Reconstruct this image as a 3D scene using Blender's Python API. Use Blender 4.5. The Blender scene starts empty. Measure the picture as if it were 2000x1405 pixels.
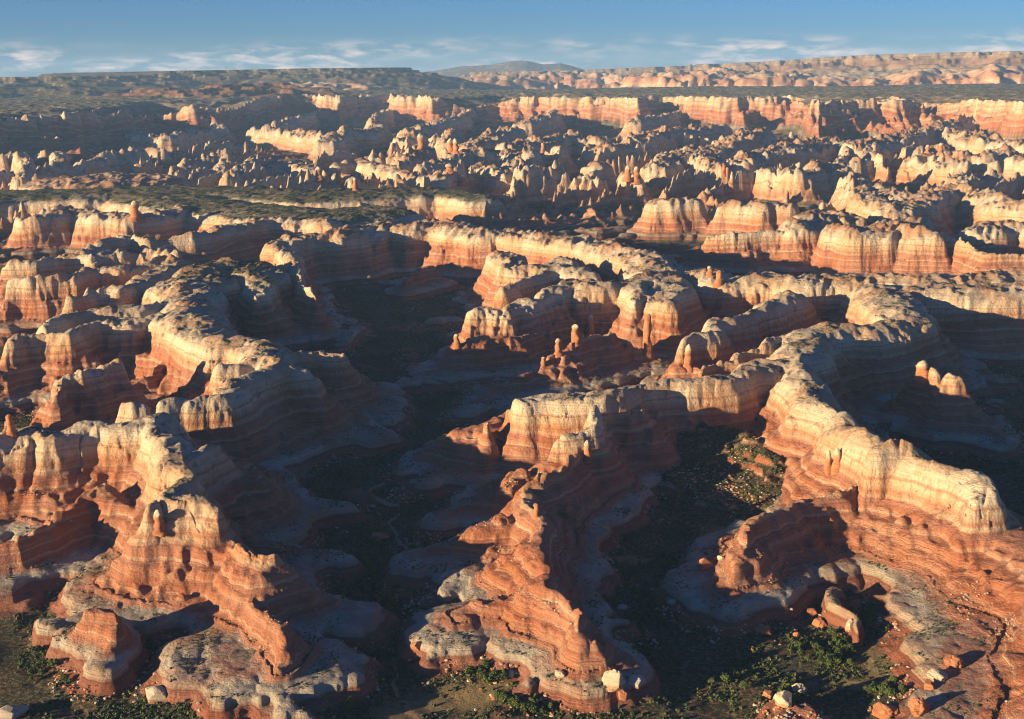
import bpy, math, random, time
import numpy as np
from mathutils import Matrix, Vector
T0 = time.time()
rng = np.random.default_rng(7)
random.seed(7)
scene = bpy.context.scene
COL = scene.collection

# ------------------------------------------------------------------ camera
CAM_H = 400.0
FPX = 2356.0
PITCH = math.radians(13.5)
ROLL = math.radians(0.7)
fwd = np.array([0, math.cos(PITCH), -math.sin(PITCH)])
rt0 = np.array([1.0, 0, 0]); up0 = np.array([0, math.sin(PITCH), math.cos(PITCH)])
rt = math.cos(ROLL) * rt0 - math.sin(ROLL) * up0
upv = math.sin(ROLL) * rt0 + math.cos(ROLL) * up0
cd = bpy.data.cameras.new('camera'); cam = bpy.data.objects.new('camera', cd); COL.objects.link(cam)
cd.sensor_width = 36; cd.lens = 36 * FPX / 2000; cd.clip_start = 1; cd.clip_end = 200000
M = Matrix.Identity(4)
for i in range(3):
    M[i][0] = rt[i]; M[i][1] = upv[i]; M[i][2] = -fwd[i]
M[2][3] = CAM_H
cam.matrix_world = M
scene.camera = cam

# ------------------------------------------------------------------ light
SUN_EL, SUN_AZ = math.radians(9.4), math.radians(30)      # the sun is low, to the left and a little behind the camera
to_sun = Vector((-math.cos(SUN_AZ) * math.cos(SUN_EL), -math.sin(SUN_AZ) * math.cos(SUN_EL), math.sin(SUN_EL)))
sd = bpy.data.lights.new('sun', 'SUN'); sun = bpy.data.objects.new('sun', sd); COL.objects.link(sun)
sd.energy = 5.0; sd.angle = math.radians(0.5); sd.color = (1.0, 0.76, 0.43)
sun.rotation_euler = to_sun.to_track_quat('Z', 'Y').to_euler()
world = bpy.data.worlds.new('World'); scene.world = world; world.use_nodes = True
wn, wl = world.node_tree.nodes, world.node_tree.links
bg = wn['Background']
sky = wn.new('ShaderNodeTexSky'); sky.sky_type = 'NISHITA'; sky.sun_disc = False
sky.sun_elevation = SUN_EL
sky.sun_rotation = math.atan2(to_sun.x, to_sun.y)
sky.altitude = 1600; sky.air_density = 1.0; sky.dust_density = 0.6; sky.ozone_density = 4.0
bg.inputs['Strength'].default_value = 0.056
# thin clouds low over the horizon, laid out by compass direction and height above the horizon
geo = wn.new('ShaderNodeTexCoord'); sep = wn.new('ShaderNodeSeparateXYZ'); wl.new(geo.outputs['Generated'], sep.inputs[0])
def wmath(op, a, b=None, c=None):
    n = wn.new('ShaderNodeMath'); n.operation = op
    for k, v in enumerate((a, b, c)):
        if v is None: continue
        if isinstance(v, (int, float)): n.inputs[k].default_value = v
        else: wl.new(v, n.inputs[k])
    return n.outputs[0]
azn = wmath('ARCTAN2', sep.outputs[0], sep.outputs[1])
cmb = wn.new('ShaderNodeCombineXYZ')
wl.new(wmath('MULTIPLY', azn, 34.0), cmb.inputs[0])
wl.new(wmath('MULTIPLY', sep.outputs[2], 150.0), cmb.inputs[1])
cn = wn.new('ShaderNodeTexNoise'); cn.inputs['Scale'].default_value = 1.0; cn.inputs['Detail'].default_value = 9; cn.inputs['Roughness'].default_value = .58
cn.inputs['Distortion'].default_value = .25
wl.new(cmb.outputs[0], cn.inputs['Vector'])
cr = wn.new('ShaderNodeMapRange'); cr.inputs[1].default_value = .45; cr.inputs[2].default_value = .66
wl.new(cn.outputs['Fac'], cr.inputs[0])
def wramp(x, a, b, lo, hi):
    m = wn.new('ShaderNodeMapRange'); m.interpolation_type = 'SMOOTHSTEP'
    for k, v in zip((1, 2, 3, 4), (a, b, lo, hi)): m.inputs[k].default_value = v
    wl.new(x, m.inputs[0]); return m.outputs[0]
band = wmath('MULTIPLY', wramp(sep.outputs[2], .008, .030, 1, 0), 1.0)
c2 = wn.new('ShaderNodeCombineXYZ'); wl.new(wmath('MULTIPLY', azn, 6.0), c2.inputs[0]); wl.new(wmath('MULTIPLY', sep.outputs[2], 30.0), c2.inputs[1]); c2.inputs[2].default_value = 4.3
cn2 = wn.new('ShaderNodeTexNoise'); cn2.inputs['Scale'].default_value = 1.0; cn2.inputs['Detail'].default_value = 2; wl.new(c2.outputs[0], cn2.inputs['Vector'])
cl = wmath('MULTIPLY', wmath('MULTIPLY', wmath('MULTIPLY', cr.outputs[0], band), wramp(cn2.outputs['Fac'], .36, .52, .15, 1)), .95)
mixc = wn.new('ShaderNodeMix'); mixc.data_type = 'RGBA'
wl.new(cl, mixc.inputs['Factor'])
gain = wn.new('ShaderNodeMix'); gain.data_type = 'RGBA'; gain.blend_type = 'MULTIPLY'; gain.inputs['Factor'].default_value = 1
wl.new(sky.outputs[0], gain.inputs['A']); gain.inputs['B'].default_value = (.34, .57, .90, 1)
wl.new(gain.outputs['Result'], mixc.inputs['A']); mixc.inputs['B'].default_value = (9.5, 7.0, 5.7, 1)
wl.new(mixc.outputs['Result'], bg.inputs['Color'])
scene.view_settings.view_transform = 'Standard'; scene.view_settings.look = 'None'
scene.view_settings.exposure = 1.4; scene.view_settings.gamma = 1; scene.view_settings.use_curve_mapping = False
scene.cycles.use_denoising = True
try: scene.cycles.denoiser = 'OPENIMAGEDENOISE'
except Exception: pass
scene.cycles.filter_width = 1.1
scene.cycles.max_bounces = 6; scene.cycles.diffuse_bounces = 4; scene.cycles.volume_bounces = 1
scene.cycles.use_adaptive_sampling = False

# ------------------------------------------------------------------ photograph pixel -> place
def ray(px, py):
    px = np.asarray(px, float); py = np.asarray(py, float)
    return (fwd[None] + ((px - 1000) / FPX)[..., None] * rt[None] + ((702.5 - py) / FPX)[..., None] * upv[None])
def at(px, py, z):
    d = ray([px], [py])[0]; t = (z - CAM_H) / d[2]
    return np.array([d[0] * t, d[1] * t, z])
def atd(px, py, dist):
    d = ray([px], [py])[0]; h = math.hypot(d[0], d[1]); t = dist / h
    return np.array([d[0] * t, d[1] * t, CAM_H + d[2] * t])

# ------------------------------------------------------------------ noise
_p = rng.permutation(512).astype(np.int32); _P = np.concatenate([_p, _p, _p])
_ga = rng.random(512) * 2 * np.pi; _GX = np.cos(_ga).astype(np.float32); _GY = np.sin(_ga).astype(np.float32)
_J1 = rng.random(512).astype(np.float32); _J2 = rng.random(512).astype(np.float32)
def perlin(x, y, seed=0):
    x = x + seed * 17.31; y = y + seed * 9.77
    xf = np.floor(x); yf = np.floor(y); fx = (x - xf).astype(np.float32); fy = (y - yf).astype(np.float32)
    xi = xf.astype(np.int32) & 511; yi = yf.astype(np.int32) & 511
    def g(i, j, dx, dy):
        h = _P[_P[i] + j]; return _GX[h] * dx + _GY[h] * dy
    i1 = (xi + 1) & 511; j1 = (yi + 1) & 511
    u = fx * fx * fx * (fx * (fx * 6 - 15) + 10); v = fy * fy * fy * (fy * (fy * 6 - 15) + 10)
    a = g(xi, yi, fx, fy); b = g(i1, yi, fx - 1, fy); c = g(xi, j1, fx, fy - 1); d = g(i1, j1, fx - 1, fy - 1)
    return (a + u * (b - a) + v * (c - a) + u * v * (a - b - c + d)) * 1.5
def fbm(x, y, n, seed=0):
    s = 0; a = 1.0; t = 0
    for k in range(n):
        s = s + a * perlin(x, y, seed + k * 3); t += a; a *= .5; x = x * 2.03; y = y * 2.03
    return s / t
def worley(x, y, seed=0):
    x = x + seed * 7.3; y = y + seed * 3.9
    xf = np.floor(x).astype(np.int32); yf = np.floor(y).astype(np.int32)
    fx = (x - xf).astype(np.float32); fy = (y - yf).astype(np.float32)
    best = np.full(x.shape, 9.0, np.float32); hid = np.zeros(x.shape, np.int32)
    for di in (-1, 0, 1):
        for dj in (-1, 0, 1):
            h = _P[_P[(xf + di) & 511] + ((yf + dj) & 511)]
            d = (di + .1 + .8 * _J1[h] - fx) ** 2 + (dj + .1 + .8 * _J2[h] - fy) ** 2
            m = d < best; best = np.where(m, d, best); hid = np.where(m, h, hid)
    return np.sqrt(best), hid
def sstep(a, b, x):
    t = np.clip((x - a) / (b - a), 0, 1); return t * t * (3 - 2 * t)

# ------------------------------------------------------------------ beds of rock: potential u -> height above the canyon floor
TU = np.array([-400, -18, -6, 2, 6, 9, 12.5, 24, 26.5, 32, 33.5, 39, 41, 47, 48.5, 57, 59, 61.5, 65, 70.5, 80, 95, 120, 300.])
TZ = np.array([-2, -.5, 1.0, 6, 13, 20, 25, 30.5, 35, 38, 43, 46.5, 52, 56, 60, 67, 76, 85, 92, 98.5, 107, 112, 118, 130.])
# the beds are thin near the floor: level in the column of rock -> true height
WA_ = [-50, 0, 6, 22, 28, 34, 66, 97, 112, 300]; WB_ = [-50, 0, 3.2, 12, 16, 20, 49, 76, 89, 260]
def lift(z): return np.interp(z, WA_, WB_)
def T(u): return np.interp(u, TU, TZ).astype(np.float32)
def Tinv(z): return float(np.interp(z, TZ, TU))

# ------------------------------------------------------------------ ridges, traced in the photograph (x, y, height of the crest)
# name, category, label, [ (steepness, half width of the top, [points]) ... ]
G = []
def ridge(name, cat, label, *lines): G.append((name, cat, label, lines))
ridge('sandstone_ridge', 'ridge', 'long pale-capped ridge with streaked cliff and rounded end, running down to the right edge',
  (1.0, 4, [(1555,705,106),(1591,780,104),(1621,805,101),(1661,835,100),(1697,842,106),(1722,872,103),(1767,880,103),(1807,902,103),(1852,925,101),(1895,938,100),(1932,958,98)]),
  (2.3, 1, [(1740,862,116)]), (2.2, 1, [(1768,866,114),(1790,882,106)]), (1.6, 2, [(1697,842,112)]),
  (.66, 10, [(1953,1010,66),(2000,1040,66),(2090,1080,66)]))
ridge('sandstone_ridge', 'ridge', 'smooth orange slope with winding pale ledges filling the lower right corner',
  (.55, 28, [(2090,1080,66),(2200,1150,66),(2280,1300,66),(2330,1500,66)]),
  (.8, 6, [(1900,1300,29),(1870,1385,29),(1830,1420,28)]))
ridge('sandstone_fin', 'fin', 'curved orange fin with a shaded hollow face, ending on a pale flat toe',
  (1.1, 3, [(1690,940,68),(1655,955,68),(1618,966,67),(1581,975,66),(1541,1000,65),(1490,1012,64),(1462,1040,61),(1446,1080,55),(1426,1110,48)]),
  (.8, 10, [(1440,1120,34),(1400,1145,29),(1440,1175,28)]),
  (.9, 6, [(1540,1010,40),(1600,1060,29),(1680,1075,29)]),
  (2.4, 1, [(1640,1150,29),(1655,1210,26),(1665,1235,20)]))
ridge('sandstone_ridge', 'ridge', 'ridge with white domed caps and a long streaked wall above a dark hollow',
  (1.35, 7, [(1555,705,107),(1492,706,106),(1440,734,101),(1360,752,98),(1300,756,98),(1224,776,99),(1160,778,101),(1115,782,99),(1072,782,99),(1036,788,98)]),
  (.85, 4, [(1036,790,70),(1008,806,66),(972,834,64),(936,838,64),(900,838,62),(872,862,48),(835,895,32)]),
  (1.9, 5, [(936,828,76)]), (2.0, 5, [(1008,812,80)]),
  (.8, 8, [(980,850,40),(880,890,30),(835,930,29)]))
ridge('talus_slope', 'slope', 'dark rubble-strewn slope under the long streaked wall of the hollow',
  (.52, 6, [(1230,842,46),(1300,830,54),(1380,830,58),(1460,850,58),(1500,900,50)]),
  (.45, 6, [(1380,830,50),(1400,900,26)]))
ridge('sandstone_ridge', 'ridge', 'winding central orange ridge reaching the canyon mouth with a pale band round its foot',
  (1.2, 3, [(1160,800,98),(1131,832,97),(1101,852,93),(1118,880,76),(1096,908,77),(1056,931,76),(1031,966,66),(1046,996,66),(1046,1051,66),(1046,1091,65),(1053,1131,63),(1078,1161,61),(1111,1191,59),(1136,1221,56),(1161,1245,50),(1180,1268,42)]),
  (1.2, 5, [(1046,1060,58),(1048,1100,57),(1060,1150,55),(1085,1185,53)]),
  (1.0, 4, [(1021,1001,60),(951,1023,54),(901,1058,42),(850,1085,31),(815,1100,29)]),
  (1.0, 3, [(1026,915,62),(986,938,56),(941,965,45),(876,1003,31),(845,1020,28)]),
  (1.0, 5, [(1030,1160,48),(980,1176,44),(936,1176,44),(905,1196,38),(860,1222,31),(830,1240,28)]),
  (.75, 9, [(1046,1110,40),(960,1110,30),(900,1120,29)]),
  (.95, 8, [(1110,1200,38),(1060,1240,31),(1000,1235,30)]),
  (1.3, 3, [(1085,1000,34),(1082,1060,29.5),(1105,1130,29.5),(1145,1180,29.5),(1190,1240,29)]),
  (.9, 8, [(1120,1220,42),(1150,1275,33),(1190,1285,28)]),
  (1.3, 3, [(1110,985,29),(1180,965,29),(1225,975,27)]))
ridge('sandstone_ridge', 'ridge', 'branching ridge lower left with white humped crest and a sunlit orange blade pointing down',
  (1.05, 5, [(321,816,104),(321,850,102),(346,900,100),(351,936,98),(348,968,96),(371,981,95),(401,1001,92)]),
  (1.15, 3, [(401,1001,90),(408,1050,64),(430,1066,63),(469,1057,75),(492,1086,73),(520,1102,70),(500,1152,54),(490,1177,50),(532,1212,50),(552,1242,48),(567,1300,40),(577,1322,31)]),
  (1.0, 3, [(345,985,92),(313,1003,90),(301,1051,66),(286,1086,50),(250,1130,32),(235,1165,29)]),
  (.8, 10, [(330,1130,29),(410,1150,29),(450,1215,29),(430,1260,29),(500,1310,30),(560,1345,29)]),
  (.9, 8, [(380,1270,29),(360,1295,28),(400,1320,27)]),
  (.95, 4, [(370,900,96),(430,884,94),(465,900,62),(500,960,34),(562,983,29),(640,985,29),(685,990,27)]),
  (.95, 3, [(410,1020,60),(452,1031,50),(552,1071,38),(610,1085,31),(667,1098,26)]),
  (.95, 4, [(490,1120,56),(530,1142,50),(602,1167,38),(677,1189,31),(718,1203,27)]),
  (.9, 6, [(575,1240,31),(610,1290,29),(635,1320,28),(600,1345,28),(550,1360,27)]))
ridge('rock_outcrop', 'outcrop', 'dark red knob on a pale stepped foot, alone in the lower left shade',
  (2.0, 5, [(193,1194,52),(197,1210,50)]),
  (1.3, 6, [(196,1215,30),(186,1290,27)]),
  (1.5, 3, [(215,1180,28),(150,1205,27),(90,1222,24)]))
ridge('rock_outcrop', 'outcrop', 'low red and cream outcrop at the bottom edge, below the sunny clearing',
  (1.2, 3, [(1500,1375,18),(1540,1380,22),(1600,1400,20)]),
  (1.2, 5, [(1735,1405,18),(1800,1400,22),(1850,1395,24)]))
ridge('sandstone_ridge', 'ridge', 'cream castellated wall at the left edge above an orange slope with scattered pale rubble',
  (.85, 5, [(-90,866,96),(10,858,97),(60,848,99),(90,844,98),(125,853,97),(170,840,99),(216,838,99),(251,828,102),(321,816,104)]))
ridge('sandstone_fin', 'fin', 'long low red fin with shaded face, rising to a domed top at lower left',
  (1.3, 3, [(-60,1080,50),(-20,1066,53),(50,1050,55),(125,1001,58),(166,971,62),(200,955,66),(236,981,63),(281,991,62),(330,985,66)]),
  (.8, 8, [(20,1125,29),(130,1090,29),(240,1060,29)]))
ridge('sandstone_ridge', 'ridge', 'shaded wall with beaded pale rim running up to the sunlit white junction',
  (1.0, 4, [(316,792,97),(380,782,98),(440,770,99),(480,746,101),(510,726,103),(545,715,104),(585,728,97)]),
  (.9, 4, [(500,770,66),(600,772,55),(680,796,40),(732,842,30)]),
  (.85, 9, [(600,820,30),(690,838,29.5),(735,850,28)]),
  (1.5, 5, [(250,800,97),(266,798,97)]))
ridge('sandstone_ridge', 'ridge', 'broad ridge with red knobs over brightly lit white buttresses, left of centre',
  (1.0, 5, [(585,690,98),(560,690,98),(528,714,104),(524,678,108),(472,662,108),(436,670,106),(408,650,109),(372,618,111),(364,590,110),(360,545,113)]),
  (1.1, 3, [(340,702,66),(300,716,59),(248,762,45)]),
  (1.1, 3, [(376,718,66),(344,738,55),(336,766,45)]),
  (1.3, 4, [(448,720,99),(492,708,102)]),
  (.95, 5, [(585,692,97),(620,687,96),(656,695,93),(680,722,64),(715,745,40),(735,770,28)]),
  (.9, 7, [(640,740,60),(700,786,34),(765,812,28)]))
ridge('rock_mesa', 'mesa', 'dark banded mesa with a green scrubby top, left of the main canyon',
  (.95, 22, [(375,545,113),(420,520,114),(460,512,114),(500,530,111)]),
  (1.0, 10, [(500,540,109),(520,585,90),(525,610,70)]))
ridge('sandstone_ridge', 'ridge', 'long cream-rimmed wall reaching the left edge above a deep shaded face',
  (1.0, 4, [(372,632,104),(336,630,103),(300,620,101),(236,628,101),(200,628,101),(160,640,99),(132,656,99),(90,654,98),(40,660,97),(4,672,95)]))
ridge('sandstone_fin', 'fin', 'sunlit cream fin stepping down left behind the long rimmed wall',
  (1.1, 4, [(300,600,103),(250,606,103),(188,612,102),(140,620,100),(92,640,98)]))
ridge('sandstone_fin', 'fin', 'buff cliff fin with a lit scoop, leaning on the red-topped ridge',
  (1.1, 4, [(352,512,112),(280,544,108),(232,568,103),(180,572,101),(140,584,99)]))
ridge('sandstone_fin', 'fin', 'small lone fin with white wavy crest, left of the bright buttresses',
  (1.25, 3, [(228,716,93),(200,724,92),(172,740,88),(140,748,85),(112,784,70),(80,800,60),(44,846,42)]),
  (1.6, 2, [(26,822,60),(18,850,45)]))
ridge('sandstone_fin', 'fin', 'low shaded wall behind with a few rounded pale ends',
  (1.1, 4, [(20,552,97),(76,548,98),(132,546,99),(180,530,101),(260,524,103),(340,510,108)]))
ridge('sandstone_fin', 'fin', 'row of white bread-loaf domes along a wall at far left',
  (1.1, 4, [(20,516,98),(68,514,99),(100,508,99),(132,502,100),(184,504,101),(224,498,101),(280,494,102),(344,496,103)]))
ridge('sandstone_fin', 'fin', 'undulating cream crest climbing right toward the scrubby terrace',
  (1.1, 4, [(160,498,99),(200,478,101),(240,464,103),(300,470,104),(376,462,106),(440,446,108),(520,430,110),(640,430,112)]))
ridge('sandstone_ridge', 'ridge', 'mesa edge at far left with an hourglass-shaped lit prow',
  (1.0, 10, [(60,424,108),(100,420,109),(150,412,110),(200,420,110),(260,424,109),(300,418,111),(340,410,111),(400,392,112)]))
ridge('rock_mesa', 'mesa', 'wide green scrub terrace crossing the view from the left edge',
  (.7, 85, [(-150,385,113),(0,382,113),(150,378,113),(300,372,113),(450,372,113),(600,380,113),(700,376,113),(800,372,112)]),
  (.9, 30, [(800,372,112),(870,374,111),(935,385,110)]),
  (.5, 60, [(300,380,113),(420,400,112),(560,412,112),(640,420,112),(720,410,112)]))
ridge('sandstone_ridge', 'ridge', 'broken red and cream rim above a banded shaded wall, upper centre left',
  (1.0, 16, [(548,474,108),(600,462,110),(656,458,111),(700,448,112),(770,440,112)]),
  (1.1, 3, [(560,490,106),(576,522,100),(600,576,88),(612,600,70)]))
ridge('sandstone_ridge', 'ridge', 'broad knobbly rim with a bright tall cliff, curling round the head of the main canyon',
  (1.0, 16, [(800,440,114),(850,436,114),(900,446,113),(950,452,112),(1000,452,112),(1120,468,112),(1200,484,112),(1272,502,112),(1285,526,111),(1305,560,107),(1300,596,95)]),
  (1.0, 4, [(788,546,50),(812,530,58),(840,518,64)]),
  (1.0, 12, [(984,500,108),(1010,520,106),(1060,520,104),(1100,510,108)]),
  (.9, 10, [(620,600,20),(700,640,24),(660,670,24)]))
ridge('sandstone_fin', 'fin', 'shaded red fin with pale knobs at its left tip, high above the main canyon',
  (1.2, 3, [(976,568,98),(1008,558,98),(1036,550,98),(1068,530,105),(1100,524,106),(1140,530,108)]))
ridge('sandstone_fin', 'fin', 'fin ending left in a great white rounded dome, with a broad streaked lit cliff',
  (1.1, 5, [(944,608,98),(976,612,96),(1024,598,98),(1060,590,99),(1080,570,105),(1120,550,109),(1180,552,109),(1240,554,109),(1256,590,98)]),
  (.9, 14, [(1150,560,108),(1220,550,109),(1280,540,110)]))
ridge('rock_slope', 'slope', 'stepped red buttress with pale ledges under the row of spires',
  (.95, 3, [(1256,680,52),(1200,660,66),(1154,662,72),(1120,682,66),(1085,697,60),(1050,722,52),(1000,737,46),(960,765,36),(900,800,29)]),
  (1.0, 3, [(1120,650,50),(1000,660,64),(940,664,66),(892,672,64),(870,700,34),(820,715,28)]),
  (.8, 9, [(900,720,29),(980,700,29)]))
ridge('sandstone_ridge', 'ridge', 'long scalloped rim with glowing cliff bowl running to the right edge',
  (1.0, 14, [(1376,530,111),(1400,540,111),(1424,545,109),(1480,542,111),(1532,540,111),(1560,545,112),(1600,540,112),(1680,540,112),(1740,542,112),(1800,545,112),(1920,540,112),(2000,535,112),(2150,530,112)]),
  (1.0, 18, [(1800,560,112),(1900,565,112),(2020,560,112)]))
ridge('sandstone_fin', 'fin', 'long slanting fin with white flat crest and an arch-like nose',
  (1.15, 4, [(1552,574,106),(1480,610,99),(1440,625,97),(1400,640,96),(1376,660,95),(1346,672,94)]),
  (1.1, 3, [(1340,700,66),(1332,718,60),(1300,735,54),(1280,760,50)]))
ridge('sandstone_fin', 'fin', 'slimmer fin with a pale rim, curving parallel beneath the long slanting fin',
  (1.2, 3, [(1540,660,100),(1510,672,96),(1480,688,92),(1440,704,89),(1400,720,87),(1368,736,83)]))
ridge('sandstone_ridge', 'ridge', 'rugged link of red domes joining the rim with the pale-topped knuckle',
  (1.1, 6, [(1555,705,107),(1570,682,108),(1584,648,110),(1620,636,111),(1688,640,107),(1740,636,106),(1766,624,109),(1755,592,112),(1720,560,112)]))
ridge('sandstone_fin', 'fin', 'dark shaded fin with two pale teeth on its crest, right of the link',
  (1.2, 2, [(1800,720,86),(1820,760,66),(1848,738,86),(1880,744,84),(1900,784,60),(1952,842,38)]),
  (.8, 10, [(1700,770,29),(1800,800,29),(1900,830,28)]))
ridge('sandstone_ridge', 'ridge', 'straight shaded wall crowned by pairs of bright cream domes, upper right',
  (.9, 3, [(1380,464,92),(1440,462,94),(1496,458,95),(1560,454,94),(1640,456,97),(1712,456,97),(1800,460,96),(1870,474,90),(1930,500,84),(2000,500,84)]),
  (1.6, 8, [(1645,444,118),(1665,444,119)]), (1.6, 9, [(1690,444,119),(1708,444,119)]), (1.6, 7, [(1772,446,118),(1780,446,118)]), (1.6, 6, [(1796,448,118),(1806,450,116)]))
ridge('rock_butte', 'butte', 'layered butte with a crown of white teeth over pink bands',
  (1.3, 9, [(1285,392,112),(1310,392,112),(1350,390,112)]))
ridge('rock_butte', 'butte', 'broad loaf-shaped butte, cream above and pink below, with a flared skirt',
  (1.2, 11, [(1436,394,113),(1480,396,113),(1525,398,110)]))
ridge('rock_butte', 'butte', 'blocky two-tier butte with a rounded cap, left of the narrow turret butte',
  (1.5, 9, [(1062,335,116),(1072,335,116)]), (1.3, 5, [(1032,342,104),(1050,340,108)]))
ridge('rock_butte', 'butte', 'narrow turret butte standing alone on a wide foot',
  (1.6, 7, [(1165,326,118),(1170,322,118)]), (1.2, 5, [(1150,345,100),(1180,340,100)]))
ridge('rock_butte', 'butte', 'square two-horned butte just right of the turret butte',
  (1.6, 5, [(1222,342,112),(1246,346,112)]))
ridge('sandstone_ridge', 'ridge', 'bright low cliff band ending in a raised block, below the needles at centre',
  (1.1, 6, [(655,327,110),(700,319,113),(737,327,113),(775,336,112),(805,345,111),(850,350,111),(876,338,114),(890,336,113)]))
ridge('rock_butte', 'butte', 'smooth sail-shaped white butte on the terrace edge',
  (1.5, 6, [(662,345,110),(694,352,109)]))
ridge('rock_mesa', 'mesa', 'small flat mesa with a lit left face and knobs, behind the terrace',
  (1.1, 16, [(518,328,112),(562,325,112),(610,333,110)]))
ridge('rock_butte', 'butte', 'dark red cone with a flat crown rising from the scrub terrace',
  (.9, 3, [(205,350,128),(212,350,128)]))

# mid-distance fins and knobs: (steepness, half width, [(x, y)...]); crest height follows the rise of the land
MID = [
 (1.1,8,[(500,258),(575,261),(625,268)]), (1.1,8,[(640,278),(675,262),(725,258),(740,245)]), (1.1,7,[(725,237),(770,218),(800,211)]),
 (1.2,6,[(792,273),(822,268),(860,270)]), (1.1,6,[(800,258),(850,246),(900,233),(925,223),(970,213)]), (1.4,6,[(875,282),(887,262)]),
 (1.2,6,[(910,292),(950,277),(975,263),(1000,257)]), (1.2,4,[(775,330),(812,311),(822,296)]), (1.1,4,[(825,338),(862,323),(900,306),(925,300)]),
 (1.1,6,[(1000,291),(1050,281),(1112,271),(1162,274)]), (1.2,6,[(1170,292),(1190,291),(1225,287)]), (1.2,6,[(1437,326),(1462,312),(1500,304)]),
 (1.1,6,[(1800,311),(1837,299),(1860,320)]), (1.1,7,[(1870,316),(1900,311),(1925,316),(1957,303),(1997,317)]),
 (1.0,7,[(1740,408),(1790,398),(1825,384),(1862,369),(1900,352),(1940,345)]), (1.0,7,[(1892,376),(1930,388),(1962,398),(2010,402)]),
 (1.1,8,[(1667,358),(1687,383),(1720,400)]), (1.1,8,[(1725,371),(1750,383),(1790,395)]), (1.1,7,[(1905,443),(1975,437),(2020,440)]), (1.1,6,[(1740,439),(1787,429)]),
 (1.0,9,[(137,246),(195,246),(237,253),(275,268),(325,273),(370,263),(400,258),(430,256)]), (1.0,7,[(270,216),(325,221),(375,236),(430,250)]),
 (1.2,12,[(295,292),(312,292)]), (1.0,6,[(75,336),(150,328),(225,311),(270,300)]), (1.1,5,[(342,346),(375,319),(412,316)]), (1.1,5,[(375,353),(425,336),(450,321)]),
 (1.1,5,[(445,358),(475,333),(500,323)]), (1.1,5,[(37,356),(57,338),(57,323),(30,308),(0,316)]), (1.1,5,[(82,306),(120,306),(112,321)]), (1.2,6,[(75,352),(100,350)]),
 (1.0,6,[(0,250),(50,243),(100,252)]), (1.0,6,[(500,226),(560,212),(610,200)]), (1.0,6,[(540,250),(600,230),(660,206),(720,205)]),
 (1.0,6,[(1020,245),(1060,235),(1110,215),(1180,205)]), (1.1,6,[(1240,275),(1290,262),(1340,255),(1400,250)]), (1.1,6,[(1380,300),(1430,285),(1480,262)]),
 (1.1,6,[(1500,300),(1560,292),(1620,280),(1680,285)]), (1.1,6,[(1680,290),(1740,278),(1800,262),(1860,245),(1900,240)]), (1.0,6,[(1500,340),(1560,345),(1600,335),(1660,330)]),
 (1.0,6,[(1560,440),(1600,415),(1650,420)]), (1.0,6,[(1280,330),(1350,300),(1400,330)]), (1.1,5,[(1240,240),(1300,228),(1360,222)]),
 (1.0,5,[(1860,262),(1930,280),(2010,285)]), (1.0,5,[(940,330),(985,335),(1020,322)]), (1.0,5,[(920,305),(980,300),(1020,305)]),
]
MIDLAB = '''pale broken fin sloping down right at upper left of the maze
chain of tan knobs climbing right behind the low cliff band
highest link of the tan knob chain, just under the plateau
flat-topped fin with a lit pillar nose at its left end
long thin fin climbing right toward the plateau cliffs, left of centre
short knob pair above the double-headed tower
stepped fin with a tower nose, left of the turret buttes
thin low spur running up to the pillar-nosed fin
slanting low crest leading up to the stepped fin
crowded cream knobs in a row above the two-tier butte
lit cluster of columns behind the turret butte
tall pink wall with needles beside a round clearing
striped dome cluster topped by three small towers
red and cream hill with a white dome at the right edge
long red-crested fin winding left over pale slickrock
string of cream humps reaching the right edge
broad pile of round cream domes beside a dark flat
low cream slabs to the right of the dome pile
broad cream mushroom-shaped outcrop near the right edge
small pale cap behind the paired cream domes
bright cliff band at far left stepping down to a red tail
upper white bluff beneath the dark mesa, at left
dome with a smooth lit left side, above the left terrace
long thin fin rising right from the low block at left
red fin with hooked head, above the left terrace
second red fin, right of the hooked one
third red fin, descending to the terrace at left
S-shaped pale fin near the left edge
small curled fin inside the S-shaped one
low blocky outcrop at the foot of the left maze
faint pale ledges at the far left edge
thin high fin far behind at left of centre
lit knob ridge bending beneath the plateau, left of centre
line of cream domes under the plateau in the middle
rough knobs below the plateau cliffs at centre right
crest of needles left of the round clearing
row of stout pink blocks right of the needles
knob chain rising right toward the great plateau cliff
low humps below the row of pink blocks
gentle pale rise on the dark flat, right of the loaf butte
low arching crest above the loaf and tooth buttes
small cream crest hugging the plateau foot at centre right
last knob line under the plateau at the right edge
low red hump between the cliff band and the two-tier butte
short crest just above the two-tier butte'''.split('\n')
assert len(MIDLAB) >= len(MID), (len(MIDLAB), len(MID))
def midz(py): return 89 + 45 * min(max((350 - py) / 140, 0), 1)

# ------------------------------------------------------------------ the ground sheet: a fan of radial and circular lines, finer near by
def radii():
    r = [505.]
    while r[-1] < 42000:
        x = r[-1]
        d = np.interp(x, [500, 900, 1400, 2500, 5000, 9000, 15000, 42000], [1.7, 1.65, 2.35, 4.3, 11.5, 25, 60, 900])
        r.append(x + d)
    return np.array(r)
R_ = radii()
half = 24.2
az = np.concatenate([np.linspace(-44, -half, 50, endpoint=False), np.linspace(-half, half, 901), np.linspace(half, 36, 26)[1:]])
A_ = np.radians(az)
NR, NA = len(R_), len(A_)
print('grid', NR, NA, NR * NA)
RR, AA = np.meshgrid(R_, A_, indexing='ij')
X = (RR * np.sin(AA)).ravel(); Y = (RR * np.cos(AA)).ravel(); RF = RR.ravel().astype(np.float32); AF = AA.ravel()
N = X.size
near = sstep(6500, 4500, RF)
near2 = sstep(4000, 2500, RF)
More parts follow.
